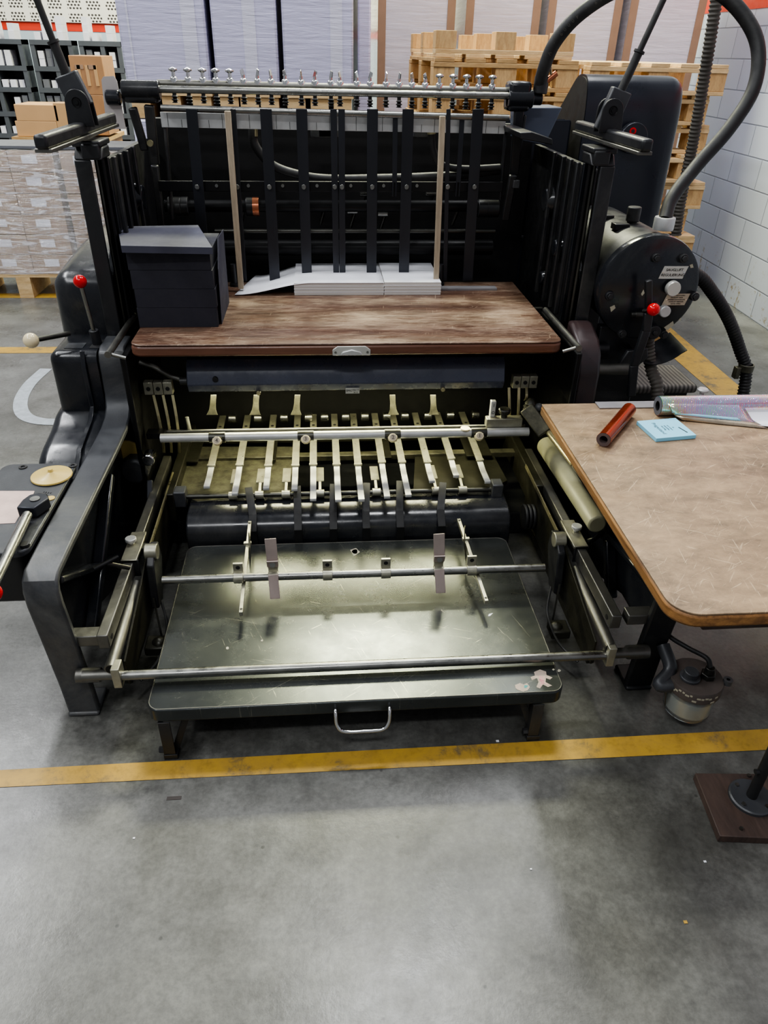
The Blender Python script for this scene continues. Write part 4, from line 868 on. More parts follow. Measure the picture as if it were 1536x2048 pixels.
# ---------------- rails of the delivery
for side in (0, 1):
    s = 1 if side == 0 else -1
    xc = -.590 if side == 0 else .783; y0, y1 = 1.445, 2.43; zt = .312
    rl = pt('delivery_rail', MB().box(xc-.0145, xc+.0145, y0, y1, zt-.045, zt), 'railsteel', .003)
    ysn = 1.83
    MB().box(xc-.020, xc+.026 if side == 0 else xc+.020, ysn-.07, ysn+.08, zt+.0005, zt+.010).build('clamp_plate', 'fing', rl, .002) if side == 0 else MB().box(xc-.026, xc+.020, ysn-.07, ysn+.08, zt+.0005, zt+.010).build('clamp_plate', 'fing', rl, .002)
    MB().box(xc-.022, xc+.03 if side == 0 else xc+.022, ysn-.07, ysn-.064, zt-.05, zt+.009).build('clamp_front', 'cast', rl, .002)
    MB().cyl((xc-s*.006,ysn+.015,zt+.01),(xc-s*.006,ysn+.015,zt+.022),.009).cyl((xc-s*.006,ysn+.015,zt+.02),(xc-s*.006,ysn+.015,zt+.031),.0165).build('clamp_screw', 'alu', rl, .002)
    MB().cyl((xc+s*.0145,y0+.03,zt-.028),(xc+s*.0155,y0+.03,zt-.028),.008,n=16).build('bore', 'ink', rl)
    # hanger with cam roller, joined to the clamp
    xh = xc+s*.062
    hg = pt('hanger', MB().prism([(ysn-.10,.16),(ysn-.075,.30),(ysn-.03,.335),(ysn+.02,.325),(ysn+.03,.26),(ysn-.04,.15)], 'x', xh-.012, xh+.012), 'cast', .004)
    MB().cyl((xh-.018,ysn-.03,.322),(xh+.018,ysn-.03,.322),.024).build('cam_roller', 'fing', hg, .002)
    MB().bar((xc+s*.015,ysn+.02,.30),(xh,ysn+.02,.30),.03,.02).build('link', 'cast', hg, .002)
    # tube and side plate below
    xt = -.572 if side == 0 else .765
    tb = pt('guide_tube', MB().cyl((xt,1.405,.232),(xt,1.735,.252),.0165), 'railsteel'); MB().cyl((xt,1.4035,.232),(xt,1.41,.232),.0125).build('bore', 'dark', tb)
    xp = xt+s*.022
    pt('side_plate', MB().prism([(1.45,.13),(1.45,.215),(1.80,.295),(2.25,.305),(2.25,.16),(1.75,.13)], 'x', xp-.003, xp+.003), 'olivedk', .001)
    pt('edge_strip', MB().bar((xp+s*.002,1.8,.297),(xp+s*.002,2.3,.308),.005,.012), 'brass')
    pt('chain_guide', MB().box(xt-.012-s*.0, xt+.012, 1.50, 2.3, .08, .115), 'olivedk', .003)
    # small T handle on the frame side
    q = at(213,1127,'x',XL+.03) if side == 0 else at(1190,1078,'x',XR-.03)
    th_ = pt('tee_handle', MB().cyl(q, q+Vector((s*.05,.03,-.04)), .007), 'darksteel'); MB().cyl(q+Vector((-.03,-.02,-.004)), q+Vector((.03,.02,.008)), .0065).build('grip', 'dark', th_)
    # cables and grease-covered linkage beneath
    m = MB().sweep(smooth([Vector((xh+s*.01,ysn-.06,.16)), Vector((xh+s*.03,ysn-.12,.1)), Vector((xh+s*.02,ysn-.22,.07)), Vector((xh-s*.02,ysn-.3,.06))]), .004, 8); pt('cable', m, 'rubber')
    pt('linkage_bar', MB().bar((xh,ysn-.1,.2),(xh+s*.012,ysn-.13,.06),.006,.006), 'darksteel')
    pt('linkage_knuckle', MB().sphere((xh+s*.01,ysn-.16,.07), .024, 12).box(xh-.03,xh+.03,ysn-.19,ysn-.13,.05,.08), 'olivedk', .004)
    # gearing at the back of the cheek
    if side == 0:
        q = at(296,922,'y',2.2); pt('gear_stud', MB().cyl(q, q+Vector((0,.05,0)), .021), 'chrome', .004); q = at(268,945,'y',2.25); pt('gear_casting', MB().cyl(q+Vector((0,.0,0)), q+Vector((0,.07,0)), .05, n=10), 'castgrey', .01)
        q = at(255,905,'y',2.3); pt('hand_wheel', MB().cyl(q, q+Vector((0,.01,0)), .045), 'disk', .002); pt('curved_bracket', MB().bar(at(300,960,'y',2.2), at(300,1010,'y',2.15), .02, .02), 'strap', .004)
    else:
        q = at(1060,1030,'y',2.1)
        for k in range(4): pt('bellows_ring', MB().cyl((.70+.014*k,2.12,.20),(.71+.014*k,2.12,.20),.045,.045), 'rubber', .003)
# front bar
zf = .208; yf = 1.405
fb = pt('front_stop_bar', MB().cyl((-.555,yf,zf),(.765,yf,zf),.0135,n=12), 'steel')
for xx in (-.557, .765): MB().box(xx-.011,xx+.011,yf-.018,yf+.022,zf-.028,zf+.038).build('end_block', 'fing', fb, .002)

for q0, q1 in ((-.655,-.56),(.77,.872)): MB().cyl((q0,yf+.02,zf-.015),(q1,yf+.02,zf-.015),.0145).build('end_journal', 'railsteel', fb)
# cross bar with collars
zc_ = .262; yc_ = Z(700,1148,zc_).y; xa_, xb_ = Z(325,1160,zc_).x, Z(1088,1133,zc_).x
cbm = pt('jogger_bar', MB().cyl((xa_,yc_,zc_),(xb_,yc_,zc_),.0125), 'steel')
for px in (479,548,655,770,874,939):
    q = Z(px, 1150-(px-325)*.036, zc_); x = q.x
    MB().cyl((x-.0145,yc_,zc_),(x+.0145,yc_,zc_),.0175).build('collar', 'fing', cbm, .001); MB().box(x-.0145,x+.0145,yc_+.004,yc_+.012,zc_+.01,zc_+.048).build('collar_tab', 'fing', cbm, .001)
    if px not in (548,874): MB().cyl((x,yc_+.0035,zc_+.034),(x,yc_+.0045,zc_+.034),.0065,n=14).build('hole', 'ink', cbm)
    else:
        MB().bar((x,yc_+.004,zc_+.034),(x,yc_-.004,zc_+.06),.034,.004,(0,1,0)).bar((x,yc_+.002,zc_+.055),(x-.003,yc_+.02,zc_+.125),.034,.003,(0,1,0)).bar((x,yc_-.012,zc_+.016),(x+.004,yc_-.045,zc_-.05),.03,.003,(0,1,0)).build('stop_blade', 'pgs', cbm, .001)
        MB().cyl((x,yc_+.0,zc_+.046),(x,yc_-.006,zc_+.048),.0095,n=6).build('bolt', 'steel', cbm)
for (u, v_, kn) in (((500,1045),(482,1228),(497,1090)), ((917,1040),(973,1205),(930,1090))):
    A, B = Z(*u, zc_-.005), Z(*v_, zc_-.028); lg = pt('side_gauge_bar', MB().bar(A, B, .011, .014), 'fing', .001); MB().cyl(A+(B-A)*.03+Vector((0,0,.007)), A+(B-A)*.03+Vector((0,0,.0078)), .004,n=10).cyl(B+(A-B)*.03+Vector((0,0,.007)), B+(A-B)*.03+Vector((0,0,.0078)), .004,n=10).build('hole', 'ink', lg)
    K = A+(B-A)*.27; sg = 1 if u[0] < 700 else -1
    MB().bar(K+Vector((0,.0,.008)), K+Vector((0,-.012,.008)), .024, .01).build('slider', 'fing', lg, .001)
    m = MB(); m.add([K+Vector((0,.04,.02)), K+Vector((sg*.006,.0,.06)), K+Vector((sg*.012,-.03,.02)), K+Vector((sg*.010,-.09,-.045)), K+Vector((sg*.002,-.02,-.01))], [(0,1,2,3,4)]); m.add([v+Vector((.002,0,0)) for v in m.v[:5]], [(4,3,2,1,0)]); m.build('spring_blade', 'fing', lg)
# ================================================================== things on and around the press
# feed board
t = thing('feed_board', 'scratched reddish brown wooden feed board with rounded corners and a metal pull plate', 'wooden board', (.09, 2.6, .77))
zt = .80; x0, x1 = -.612, .795; y0, y1 = 2.257, 2.99
MB().prism(rrect(x0,x1,y0,y1,.035,6,(0,0,1,1)), 'z', zt-.006, zt).build('board_top', 'wood', t, .003)
MB().prism(rrect(x0-.001,x1+.001,y0-.001,y1,.036,6,(0,0,1,1)), 'z', zt-.042, zt-.0062).build('board_edge', 'woodedge', t, .008)
q = at(703,700,'y',y0-.002); hp = MB().prism([(q.x-.062,zt-.04),(q.x-.062,zt-.02),(q.x-.045,zt-.008),(q.x+.045,zt-.008),(q.x+.062,zt-.02),(q.x+.062,zt-.04)], 'y', y0-.006, y0-.0015).build('pull_plate', 'label', t, .002)
MB().prism([(q.x-.038,zt-.038),(q.x-.03,zt-.025),(q.x,zt-.018),(q.x+.03,zt-.025),(q.x+.038,zt-.038)], 'y', y0-.012, y0-.006).build('finger_cup', 'alu', hp, .003)
for dx in (-.052,.052): MB().cyl((q.x+dx,y0-.006,zt-.028),(q.x+dx,y0-.0075,zt-.028),.004,n=12).build('screw', 'steel', hp)
sp_ = MB().box(.47,.70,2.86,2.9,zt+.0005,zt+.008).build('metal_strip', 'steelsheet'); tag(sp_, 'grey metal strip lying at the right rear edge of the feed board', 'metal strip')
q = at(885,520,'y',2.9); tag(MB().cyl((q.x,2.93,zt),(q.x,2.93,zt+.085),.011).cyl((q.x,2.93,zt),(q.x,2.93,zt+.012),.018).build('locating_post', 'cast'), 'small black round post behind the right wooden stick', 'metal post', 'locating posts at the board rear')
q = at(463,520,'y',2.9); tag(MB().cyl((q.x,2.93,zt),(q.x,2.93,zt+.085),.011).cyl((q.x,2.93,zt),(q.x,2.93,zt+.012),.018).build('locating_post', 'cast'), 'small black round post behind the left wooden stick', 'metal post', 'locating posts at the board rear')
# black card packs
cx0, cx1, cy0, cy1 = -.612, -.352, 2.428, 2.72
hs = [.066,.062,.060,.056]; z = zt
for k, h in enumerate(hs):
    dx = (0,.002,-.002,-.006)[k]; lab = ['bottom','second','third','fourth'][k]
    dy = (0,.0,.0,.0)[k]
    m = MB().prism([(cx0+dx-k*.0,cy0+dy),(cx1+dx+k*.001,cy0+dy),(cx1+dx+.002,cy1),(cx0+dx,cy1)], 'z', z, z+h-.0008); o = m.build('card_pack', 'card', None, .0008)
    tag(o, 'pack of black card, %s from the bottom of the stack on the feed board' % lab if k else 'pack of black card lying directly on the feed board, lowest of the stack', 'card pack', 'black card packs'); z += h
# top pack, skewed and lifting to the left, plus loose back sheet
A = [at(237,482,'z',z+.035), at(405,470,'z',z+.035)]
tl = [Vector((cx0-.085,cy1-.03,z+.026)), Vector((cx1-.075,cy1+.0,z+.026)), Vector((cx1+.012,cy0-.03,z+.022)), Vector((cx0-.005,cy0-.045,z+.03))]
m = MB(); m.add(tl+[v-Vector((0,0,.0215)) for v in tl], [(0,1,2,3),(7,6,5,4),(0,4,5,1),(1,5,6,2),(2,6,7,3),(3,7,4,0)]); tag(m.build('card_pack', 'cardtop', None, .0006), 'slightly turned dark grey card pack on top of the black stack', 'card pack', 'black card packs')
m = MB().sweep([(0,0,0),(0,0,.001)], .001); 
# side wrap paper of the stack (open dark wrapper on the right)
u = [Vector((cx1+.008,cy0+.03,zt+.0)), Vector((cx1+.008,cy1-.01,zt)), Vector((cx1+.010,cy1-.0,z+.012)), Vector((cx1+.010,cy0+.13,z+.018)), Vector((cx1+.014,cy0+.03,z-.06))]
m = MB(); m.add(u+[v+Vector((.0012,0,0)) for v in u], [(0,1,2,3,4),(9,8,7,6,5)]+[(i,5+i,5+(i+1) % 5,(i+1) % 5) for i in range(5)]); tag(m.build('wrapper_sheet', 'cardtop'), 'opened dark wrapping paper standing against the right side of the black stack', 'wrapping paper')
# white paper
px0 = at(589,592,'z',zt).x; pxm = at(769,592,'z',zt).x; px1 = at(881,590,'z',zt).x; py0, py1 = 2.80, 3.0
pg = 'white paper on the feed board'
def paperstack(x0, x1, y0, y1, h, label):
    o = thing('paper_stack', label, 'paper stack', ((x0+x1)/2, (y0+y1)/2, zt), pg)
    MB().box(x0, x1, y0, y1, zt+.0003, zt+h-.001).build('sheets', 'paperedge', o, .0004); MB().box(x0, x1, y0, y1, zt+h-.001, zt+h).build('top_sheet', 'paper', o)
    for k in range(3): MB().box(x0-.0012,x1+.0012,y0-.0014,y0+.1,zt+h*(.25*(k+1))-.0006,zt+h*(.25*(k+1))+.0006).build('divider_sheet', 'paper', o)
    return o
hst = .046
paperstack(px0, pxm-.002, py0, 3.10, hst, 'wide low stack of white paper in the middle of the feed board')
paperstack(pxm, px1, py0, 3.10, hst+.003, 'narrow white paper stack right of the wide one, beside the right wooden stick')
# curling top sheet
m = MB(); nx, ny = 20, 6; vs = []
xl_ = at(472,590,'z',zt).x
for j in range(ny+1):
    for i in range(nx+1):
        t_ = i/nx; x = pxm-.004+(xl_-pxm)*t_; y = py0-.004+(3.09-py0)*j/ny
        k = max(0, (x-px0)); drop = 0 if x > px0+.07 else min(1, (px0+.07-x)/(px0+.07-xl_)); s_ = drop*drop*(3-2*drop)
        yy = y+drop*.0-(.0 if j else 0); vs.append((x+drop*j/ny*.06, yy, zt+.003+(hst+.001-.003)*(1-s_)+.004*math.sin(6*drop)*(j/ny)*drop))
m.add(vs, [(j*(nx+1)+i,j*(nx+1)+i+1,(j+1)*(nx+1)+i+1,(j+1)*(nx+1)+i) for j in range(ny) for i in range(nx)]); o = m.build('curled_sheet', 'paper'); tag(o, 'large white sheet on the paper stack drooping down to the board at the left', 'paper sheet'); md = o.modifiers.new('s', 'SOLIDIFY'); md.thickness = .0012; md.offset = 1

# ---------------- delivery table
tz = .184; tx0, tx1, ty0, ty1 = -.472, .616, 1.300, 2.02
t = thing('delivery_table', 'low black sheet metal delivery table lit by the lamp, with chrome pull handle', 'table', (.07, 1.65, 0))
MB().prism(rrect(tx0,tx1,ty0,ty1,.035,8), 'z', tz-.043, tz).build('tabletop', 'table', t, .005, seg=3)
for s in (-1, 1):
    xx = -.425 if s < 0 else .556
    for j, y in enumerate((1.308, 1.90)):
        m = MB().box(xx-.022,xx-.018,y-.01,y+.022,.018,tz-.0435).box(xx-.022,xx+.008,y-.010,y-.006,.018,tz-.0435); m.bar((xx-s*.048,y+.02,tz-.045),(xx-s*.004,y+.012,.015),.018,.006,(0,1,0)).box(xx-.024,xx+.012,y-.012,y+.025,.0,.018)
        lg = m.build('leg', 'cast', t, .001); MB().cyl((xx-.035,y,.028),(xx-.02,y,.028),.009,n=6).build('bolt', 'cast', lg)
m = MB().sweep(smooth([Vector(q) for q in ((-.0,1.303,.163),(-.0,1.285,.160),(.003,1.273,.13),(.02,1.267,.112),(.07,1.265,.111),(.12,1.267,.112),(.137,1.273,.13),(.14,1.285,.160),(.14,1.303,.163))], 6), .0048, 12); 
for v in m.v: v.x += at(725,1440,'y',1.29).x-.07
m.build('pull_handle', 'chrome', t)
MB().sweep([Vector((x, y, tz+.0002)) for x, y in rrect(tx0+.004,tx1-.004,ty0+.004,ty1-.004,.031,8)+rrect(tx0+.004,tx1-.004,ty0+.004,ty1-.004,.031,8)[:1]], .0014, 6).build('worn_edge', 'railsteel', t)
for px in (415,): q = at(px,1425,'y',1.36); MB().cyl((q.x,1.37,tz-.043),(q.x,1.34,tz-.06),.014,.012).build('rubber_foot', 'rubber', t, .003)
q = at(1035,1405,'y',1.36); MB().cyl((q.x-.01,1.38,tz-.05),(q.x+.015,1.38,tz-.05),.018).build('caster', 'greybox', t, .003)
def patch(pts, mt, name, z=tz+.0006, par=t, lab=None):
    u = [Z(*q, z) for q in pts]; m = MB(); n = len(u); m.add([(v.x, v.y, z-.0004) for v in u]+[(v.x, v.y, z) for v in u], [tuple(range(n-1,-1,-1)), tuple(range(n,2*n))]+[(i,(i+1) % n,n+(i+1) % n,n+i) for i in range(n)]); o = m.build(name, mt, par)
    if lab: o['label'] = lab
    return o
patch([(1030,1370),(1040,1366),(1047,1369),(1054,1366),(1060,1374),(1055,1381),(1046,1383),(1036,1380),(1031,1376)], 'sticker', 'torn_sticker')
patch([(1049,1370),(1057,1371),(1052,1376),(1048,1375)], 'teal', 'teal_scrap', tz+.0009)
patch([(1068,1344),(1080,1339),(1092,1343),(1093,1350),(1105,1355),(1100,1359),(1092,1356),(1091,1364),(1104,1371),(1096,1374),(1086,1369),(1080,1377),(1073,1374),(1077,1364),(1074,1356),(1064,1360),(1061,1354),(1070,1351)], 'sticker', 'torn_sticker')
patch([(1077,1352),(1090,1353),(1089,1362),(1098,1371),(1088,1367),(1080,1374),(1080,1362)], 'pinkst', 'torn_sticker', tz+.0009)
for (a, b, r_) in ((1107,1339,2.4),(1118,1341,3.6),(455,1296,3.5),(524,1281,2.5),(710,1103,6)):
    patch([(a+r_*math.cos(k*PI/4)*random.uniform(.7,1.2), b+r_*.8*math.sin(k*PI/4)) for k in range(8)], 'chip', 'paint_fleck')
patch([(978,1228),(986,1226),(980,1232),(976,1232)], 'paper', 'paper_scrap'); patch([(700,1100),(712,1096),(720,1104),(708,1112)], 'chip', 'paint_fleck')

# ---------------- side table
z3 = .66
pts = [(at(1085,808,'z',z3)), (at(1341,1216,'z',z3)), at(1536,1245,'z',z3)]
sx0 = (pts[0].x+pts[1].x)/2; sy1 = pts[0].y-.0; sy0 = at(1430,1228,'z',z3).y
SX1 = sx0+1.15
t = thing('side_table', 'worn tan hardboard side table with bare wooden edge, right of the press', 'table', ((sx0+SX1)/2, (sy0+sy1)/2, 0))
MB().prism(rrect(sx0,SX1,sy0,sy1,.06,8,(0,0,1,0)), 'z', z3-.004, z3).build('table_surface', 'hardboard', t, .0008)
MB().prism(rrect(sx0-.002,SX1,sy0-.002,sy1,.062,8,(0,0,1,0)), 'z', z3-.036, z3-.0042).build('edge_board', 'hardedge', t, .007)
MB().box(sx0+.10,SX1-.05,sy0+.05,sy0+.09,z3-.09,z3-.0365).build('apron', 'plank', t, .003)
MB().box(XRo+.01,XRo+.05,sy0+.09,sy1-.1,z3-.09,z3-.0365).build('bearer', 'plank', t, .002)
for yy in (sy0+.09, sy1-.1): MB().box(SX1-.1,SX1-.05,yy-.04,yy,0,z3-.0365).build('leg', 'cast', t, .002)
# steel rule strip and rear edge strip
qa = Z(1180,792,z3+.003); qb = Z(1190,806,z3+.003)
tag(MB().box(qa.x,SX1+.05,sy1-.045,sy1+.002,z3+.0005,z3+.0045).build('steel_strip', 'steelsheet', None, .0006), 'long grey steel strip along the rear edge of the side table', 'metal strip')
q = at(1405,783,'z',z3+.02); tag(MB().lathe([(0,0),(.008,0),(.008,.014),(.017,.017),(.018,.022),(.014,.026),(0,.026)], (q.x,q.y+.0,z3+.005)).build('thumb_nut', 'alu'), 'round grey knob standing behind the silver foil roll', 'knob')
# orange foil roll
r = .021; A = Z(1207,880,z3+r); B = Z(1256,822,z3+r); A = Vector((A.x,A.y,z3+r+.001)); B = Vector((B.x,B.y,z3+r+.001)); B = A+(B-A)*1.05
t = thing('foil_roll', 'small shiny copper orange foil roll lying on the tan table', 'foil roll', ((A.x+B.x)/2,(A.y+B.y)/2,z3))
d = (B-A).normalized(); x_, _, zz_ = basis(d)
m = MB().lathe([(.0155,0),(r,0),(r,(B-A).length),(.0155,(B-A).length)], A, d, 36); m.build('wound_foil', 'foil', t); MB().lathe([(.0155,-.001),(.0118,-.001),(.0118,(B-A).length),(.0155,(B-A).length)], A, d, 36).build('core_tube', 'core', t)
MB().lathe([(r-.0006,-.0008),(.0155,-.0008)], A, d, 36).build('roll_end', 'core', t)
MB().cyl(B-d*.0015, B-d*.001, .0118).build('core_dark', 'ink', t)
# blue pad
u = [Z(1274,842,z3+.012), Z(1349,832,z3+.012), Z(1393,870,z3+.012), Z(1313,877,z3+.012)]
e1 = (u[2]-u[3]); e1 = Vector((e1.x, e1.y, 0)); e2 = Vector(((u[0]-u[3]).x, (u[0]-u[3]).y, 0))
b0 = Vector((u[3].x, u[3].y, z3)); P4 = [b0, b0+e1, b0+e1+e2, b0+e2]
t = thing('note_pad', 'pale blue square pad with handwriting beside the foil rolls', 'note pad', (P4[0]+P4[2])/2)
m = MB().prism([(p.x,p.y) for p in P4], 'z', z3+.0005, z3+.012); m.build('pad_block', 'blue', t, .0006)
c_ = (P4[0]+P4[2])/2; rt = -e2.normalized(); up_ = e1.normalized(); 
rt = (-e2).normalized(); up_ = Vector((-rt.y, rt.x, 0))
for s_, off, sz in (('Prägestand', -.024, .017), ('Anschlag', -.008, .0085), ('einstellen', .002, .0085), ('und sichern', .012, .0075), ('30', .022, .007)):
    text(s_, sz, Vector((c_.x, c_.y, z3+.0122))-up_*off*-1-Vector((0,0,0)), rt, up_, 'strap', t, depth=.0002)
MB().bar(Vector((*c_.xy, z3+.0124))+e1*.30+e2*-.02, Vector((*c_.xy, z3+.0124))+e1*.36-e2*.34, .0035, .0004).build('pen_stroke', 'ink', t)
# holographic foil roll
rr = .03; yr_ = Z(1318,812,z3+rr).y; xr0 = Z(1312,808,z3+rr).x
t = thing('foil_roll', 'long silver holographic foil roll, partly unrolled, at the rear of the tan table', 'foil roll', (xr0+.3, yr_, z3))
MB().lathe([(.015,0),(rr,0),(rr,.62),(.015,.62)], (xr0,yr_,z3+rr+.001), (1,0,0), 40).build('wound_foil', 'holo', t); MB().lathe([(rr-.001,-.0012),(.014,-.0012)], (xr0,yr_,z3+rr+.001), (1,0,0), 40).build('roll_end', 'greybox', t); MB().lathe([(.015,-.0015),(.013,-.0015),(.013,.62)], (xr0,yr_,z3+rr+.001), (1,0,0), 40).build('core_tube', 'ink', t)
# unrolled tongue: leaves the roll top, folds over and lies forward as a white sheet
m = MB(); n = 18; vs = []
for i in range(n+1):
    t_ = i/n; x = xr0+.20+.48*t_
    pr_ = [(yr_-rr*.9, z3+rr*1.3),(yr_-rr*1.02, z3+rr*.7),(yr_-.05, z3+.012),(yr_-.075, z3+.004),(yr_-.075-.055*math.sin(PI*min(1,t_*1.1))-.0, z3+.004+.004*math.sin(PI*t_))]
    vs += [(x+.02*k*(1-t_) if k < 3 else x+.03*(1-t_), y, z) for k, (y, z) in enumerate(pr_)]
m.add(vs, [(5*i+k,5*i+k+1,5*i+k+6,5*i+k+5) for i in range(n) for k in range(4)]); o = m.build('white_backing', 'paper', t); md = o.modifiers.new('s', 'SOLIDIFY'); md.thickness = .0008
m = MB(); vs = []
for i in range(13):
    t_ = i/12; x = xr0+.015+.24*t_
    vs += [(x, yr_-rr*.75, z3+rr*1.68), (x+.01, yr_-rr*1.15, z3+rr*(1.25-.2*t_)), (x+.02, yr_-rr*(1.25+.9*t_), z3+rr*(.75-.35*t_)), (x+.03, yr_-rr*(1.3+1.6*t_), z3+rr*(.35-.2*t_))]
m.add(vs, [(4*i+k,4*i+k+1,4*i+k+5,4*i+k+4) for i in range(12) for k in range(3)]); o = m.build('lifted_flap', 'holo', t); md = o.modifiers.new('s', 'SOLIDIFY'); md.thickness = .0008
m = MB(); vs = []
for i in range(13):
    t_ = i/12; x = xr0+.03+.24*t_
    vs += [(x+.006, yr_-rr*(1.12+.9*t_), z3+rr*(.62-.3*t_)), (x+.02, yr_-rr*(1.5+1.5*t_), z3+.012-.006*t_), (x+.035, yr_-rr*(1.62+2.2*t_), z3+.003)]
m.add(vs, [(3*i+k,3*i+k+1,3*i+k+4,3*i+k+3) for i in range(12) for k in range(2)]); o = m.build('foil_underside', 'silver', t); md = o.modifiers.new('s', 'SOLIDIFY'); md.thickness = .0006
m = MB(); vs = []
for i in range(9):
    t_ = i/8; x = xr0+.03+.20*t_; vs += [(x, yr_-rr*(1.14+.9*t_), z3+rr*(.85-.35*t_)), (x+.01, yr_-rr*(1.3+1.1*t_), z3+rr*(.66-.36*t_))]
m.add(vs, [(2*i,2*i+1,2*i+3,2*i+2) for i in range(8)]); o = m.build('blue_edge', 'bluefilm', t); md = o.modifiers.new('s', 'SOLIDIFY'); md.thickness = .0008

# ---------------- vacuum tank
YV = 2.42; c = at(1297,578,'y',YV); R_ = .178
t = thing('vacuum_tank', 'round black air tank with bolted end cover and name plates, right of the press', 'tank', (c.x, 2.8, 0))
m = MB().lathe([(0,.62),(R_*.93,.62),(R_*.95,.58),(R_*.95,.05),(R_*.93,.03),(0,.03)][::-1], (c.x,YV,c.z), (0,1,0), 64); m.build('tank_body', 'cast', t)
ec = MB().lathe([(0,-.004),(R_*.93,-.004),(R_*.985,.002),(R_,.012),(R_,.03),(R_*.95,.034)], (c.x,YV,c.z), (0,1,0), 64).build('end_cover', 'enamel', t)
for px, py in ((1311,515),(1366,516),(1218,591),(1388,592),(1243,667),(1326,668)):
    q = at(px,py,'y',YV-.004); q = c+(q-c)*1.0; MB().cyl((q.x,YV-.002,q.z),(q.x,YV-.016,q.z),.0155,.0145,n=18).cyl((q.x,YV-.016,q.z),(q.x,YV-.022,q.z),.010,n=6).build('bolt', 'cast', ec, .001)
def plate(cx_, cy_, w, h, mt, nm, skew=.006):
    q = at(cx_,cy_,'y',YV-.006); o = MB().prism([(q.x-w/2-skew,q.z-h/2),(q.x+w/2-skew,q.z-h/2),(q.x+w/2+skew,q.z+h/2),(q.x-w/2+skew,q.z+h/2)], 'y', YV-.0068, YV-.0042).build(nm, mt, ec, .0005)
    for s in (-1, 1): MB().cyl((q.x+s*(w/2-.006),YV-.0068,q.z),(q.x+s*(w/2-.006),YV-.0085,q.z),.003,n=12).build('rivet', 'chrome', ec)
    return q
q = plate(1347,545,.085,.042,'label','name_plate'); text('SAUGLUFT', .0125, (q.x+.002,YV-.0075,q.z+.0085), (1,0,0), (.15,0,1), 'ink', ec); text('REGULIERUNG', .0125, (q.x-.001,YV-.0075,q.z-.0085), (1,0,0), (.15,0,1), 'ink', ec)
q = plate(1352,599,.082,.04,'labeltan','instruction_plate')
for k in range(5): text(('DREHEN NACH LINKS','SAUGLUFT MEHR','DREHEN NACH RECHTS','SAUGLUFT WENIGER','VENTIL OFFEN')[k], .0056, (q.x+.001,YV-.0075,q.z+.014-.0072*k), (1,0,0), (.15,0,1), 'inkgrey', ec)
q = at(1343,575,'y',YV-.01); MB().lathe([(0,-.03),(.023,-.03),(.0255,-.026),(.0255,-.012),(.016,-.01),(.016,.0)], (q.x,YV-.002,q.z), (0,1,0), 32).build('regulator_knob', 'label', ec)
q = at(1327,621,'y',YV-.01); MB().cyl((q.x,YV-.004,q.z),(q.x,YV-.028,q.z),.02).build('silver_boss', 'alu', ec, .003)
q = at(1270,628,'y',YV-.01); MB().cyl((q.x-.005,YV-.02,q.z),(q.x+.035,YV-.02,q.z),.010).cyl((q.x-.005,YV-.02,q.z),(q.x-.018,YV-.02,q.z),.0085,n=12).cyl((q.x+.03,YV-.02,q.z),(q.x+.03,YV,q.z),.008).build('grease_fitting', 'darksteel', ec, .001)
q = at(1307,664,'y',YV-.01); MB().cyl((q.x,YV-.002,q.z),(q.x,YV-.02,q.z),.024).cyl((q.x,YV-.02,q.z),(q.x,YV-.027,q.z),.009,n=6).build('outlet_flange', 'cast', ec, .002)
for pp in ([(1220,614),(1229,610),(1231,616),(1222,624)], [(1328,655),(1346,642),(1348,650),(1334,661)], [(1357,640),(1362,635),(1361,642)], [(1379,530),(1385,528),(1387,535),(1381,536)], [(1282,588),(1287,579),(1289,586),(1284,592)], [(1289,585),(1295,584),(1294,590)]):
    u = [at(*q,'y',YV-.0045) for q in pp]; MB().prism([(v.x,v.z) for v in u], 'y', YV-.0052, YV-.0042).build('paint_chip', 'chip', ec)
for py, yy in ((0,2.62),(0,2.78)):
    MB().box(c.x-.085,c.x-.03,yy-.015,yy+.03,c.z+R_*.86,c.z+R_*.86+.022).build('lug', 'cast', t, .003)
q = at(1265,440,'y',2.66); MB().cyl((q.x,2.66,c.z+R_*.8),(q.x,2.66,q.z+.0),.018).cyl((q.x,2.66,q.z-.005),(q.x,2.66,q.z+.045),.024).build('relief_valve', 'rubber', t, .004)
q = at(1323,470,'y',2.50); MB().cyl((q.x,2.50,c.z+R_*.82),(q.x,2.50,q.z+.0),.027).build('hose_socket', 'rubber', t, .002)
hz0 = at(1323,459,'y',2.5).z; hz1 = at(1323,434,'y',2.5).z
MB().lathe([(.02,0),(.0335,0),(.0345,.004),(.0345,hz1-hz0-.004),(.033,hz1-hz0),(.02,hz1-hz0)], (q.x,2.5,hz0), (0,0,1), 32).build('hose_coupling', 'alu', t)
for yy in (2.5, 2.95): MB().box(c.x-.12,c.x+.05,yy-.02,yy+.02,.0,c.z-R_*.85).build('foot_bracket', 'cast', t, .004)
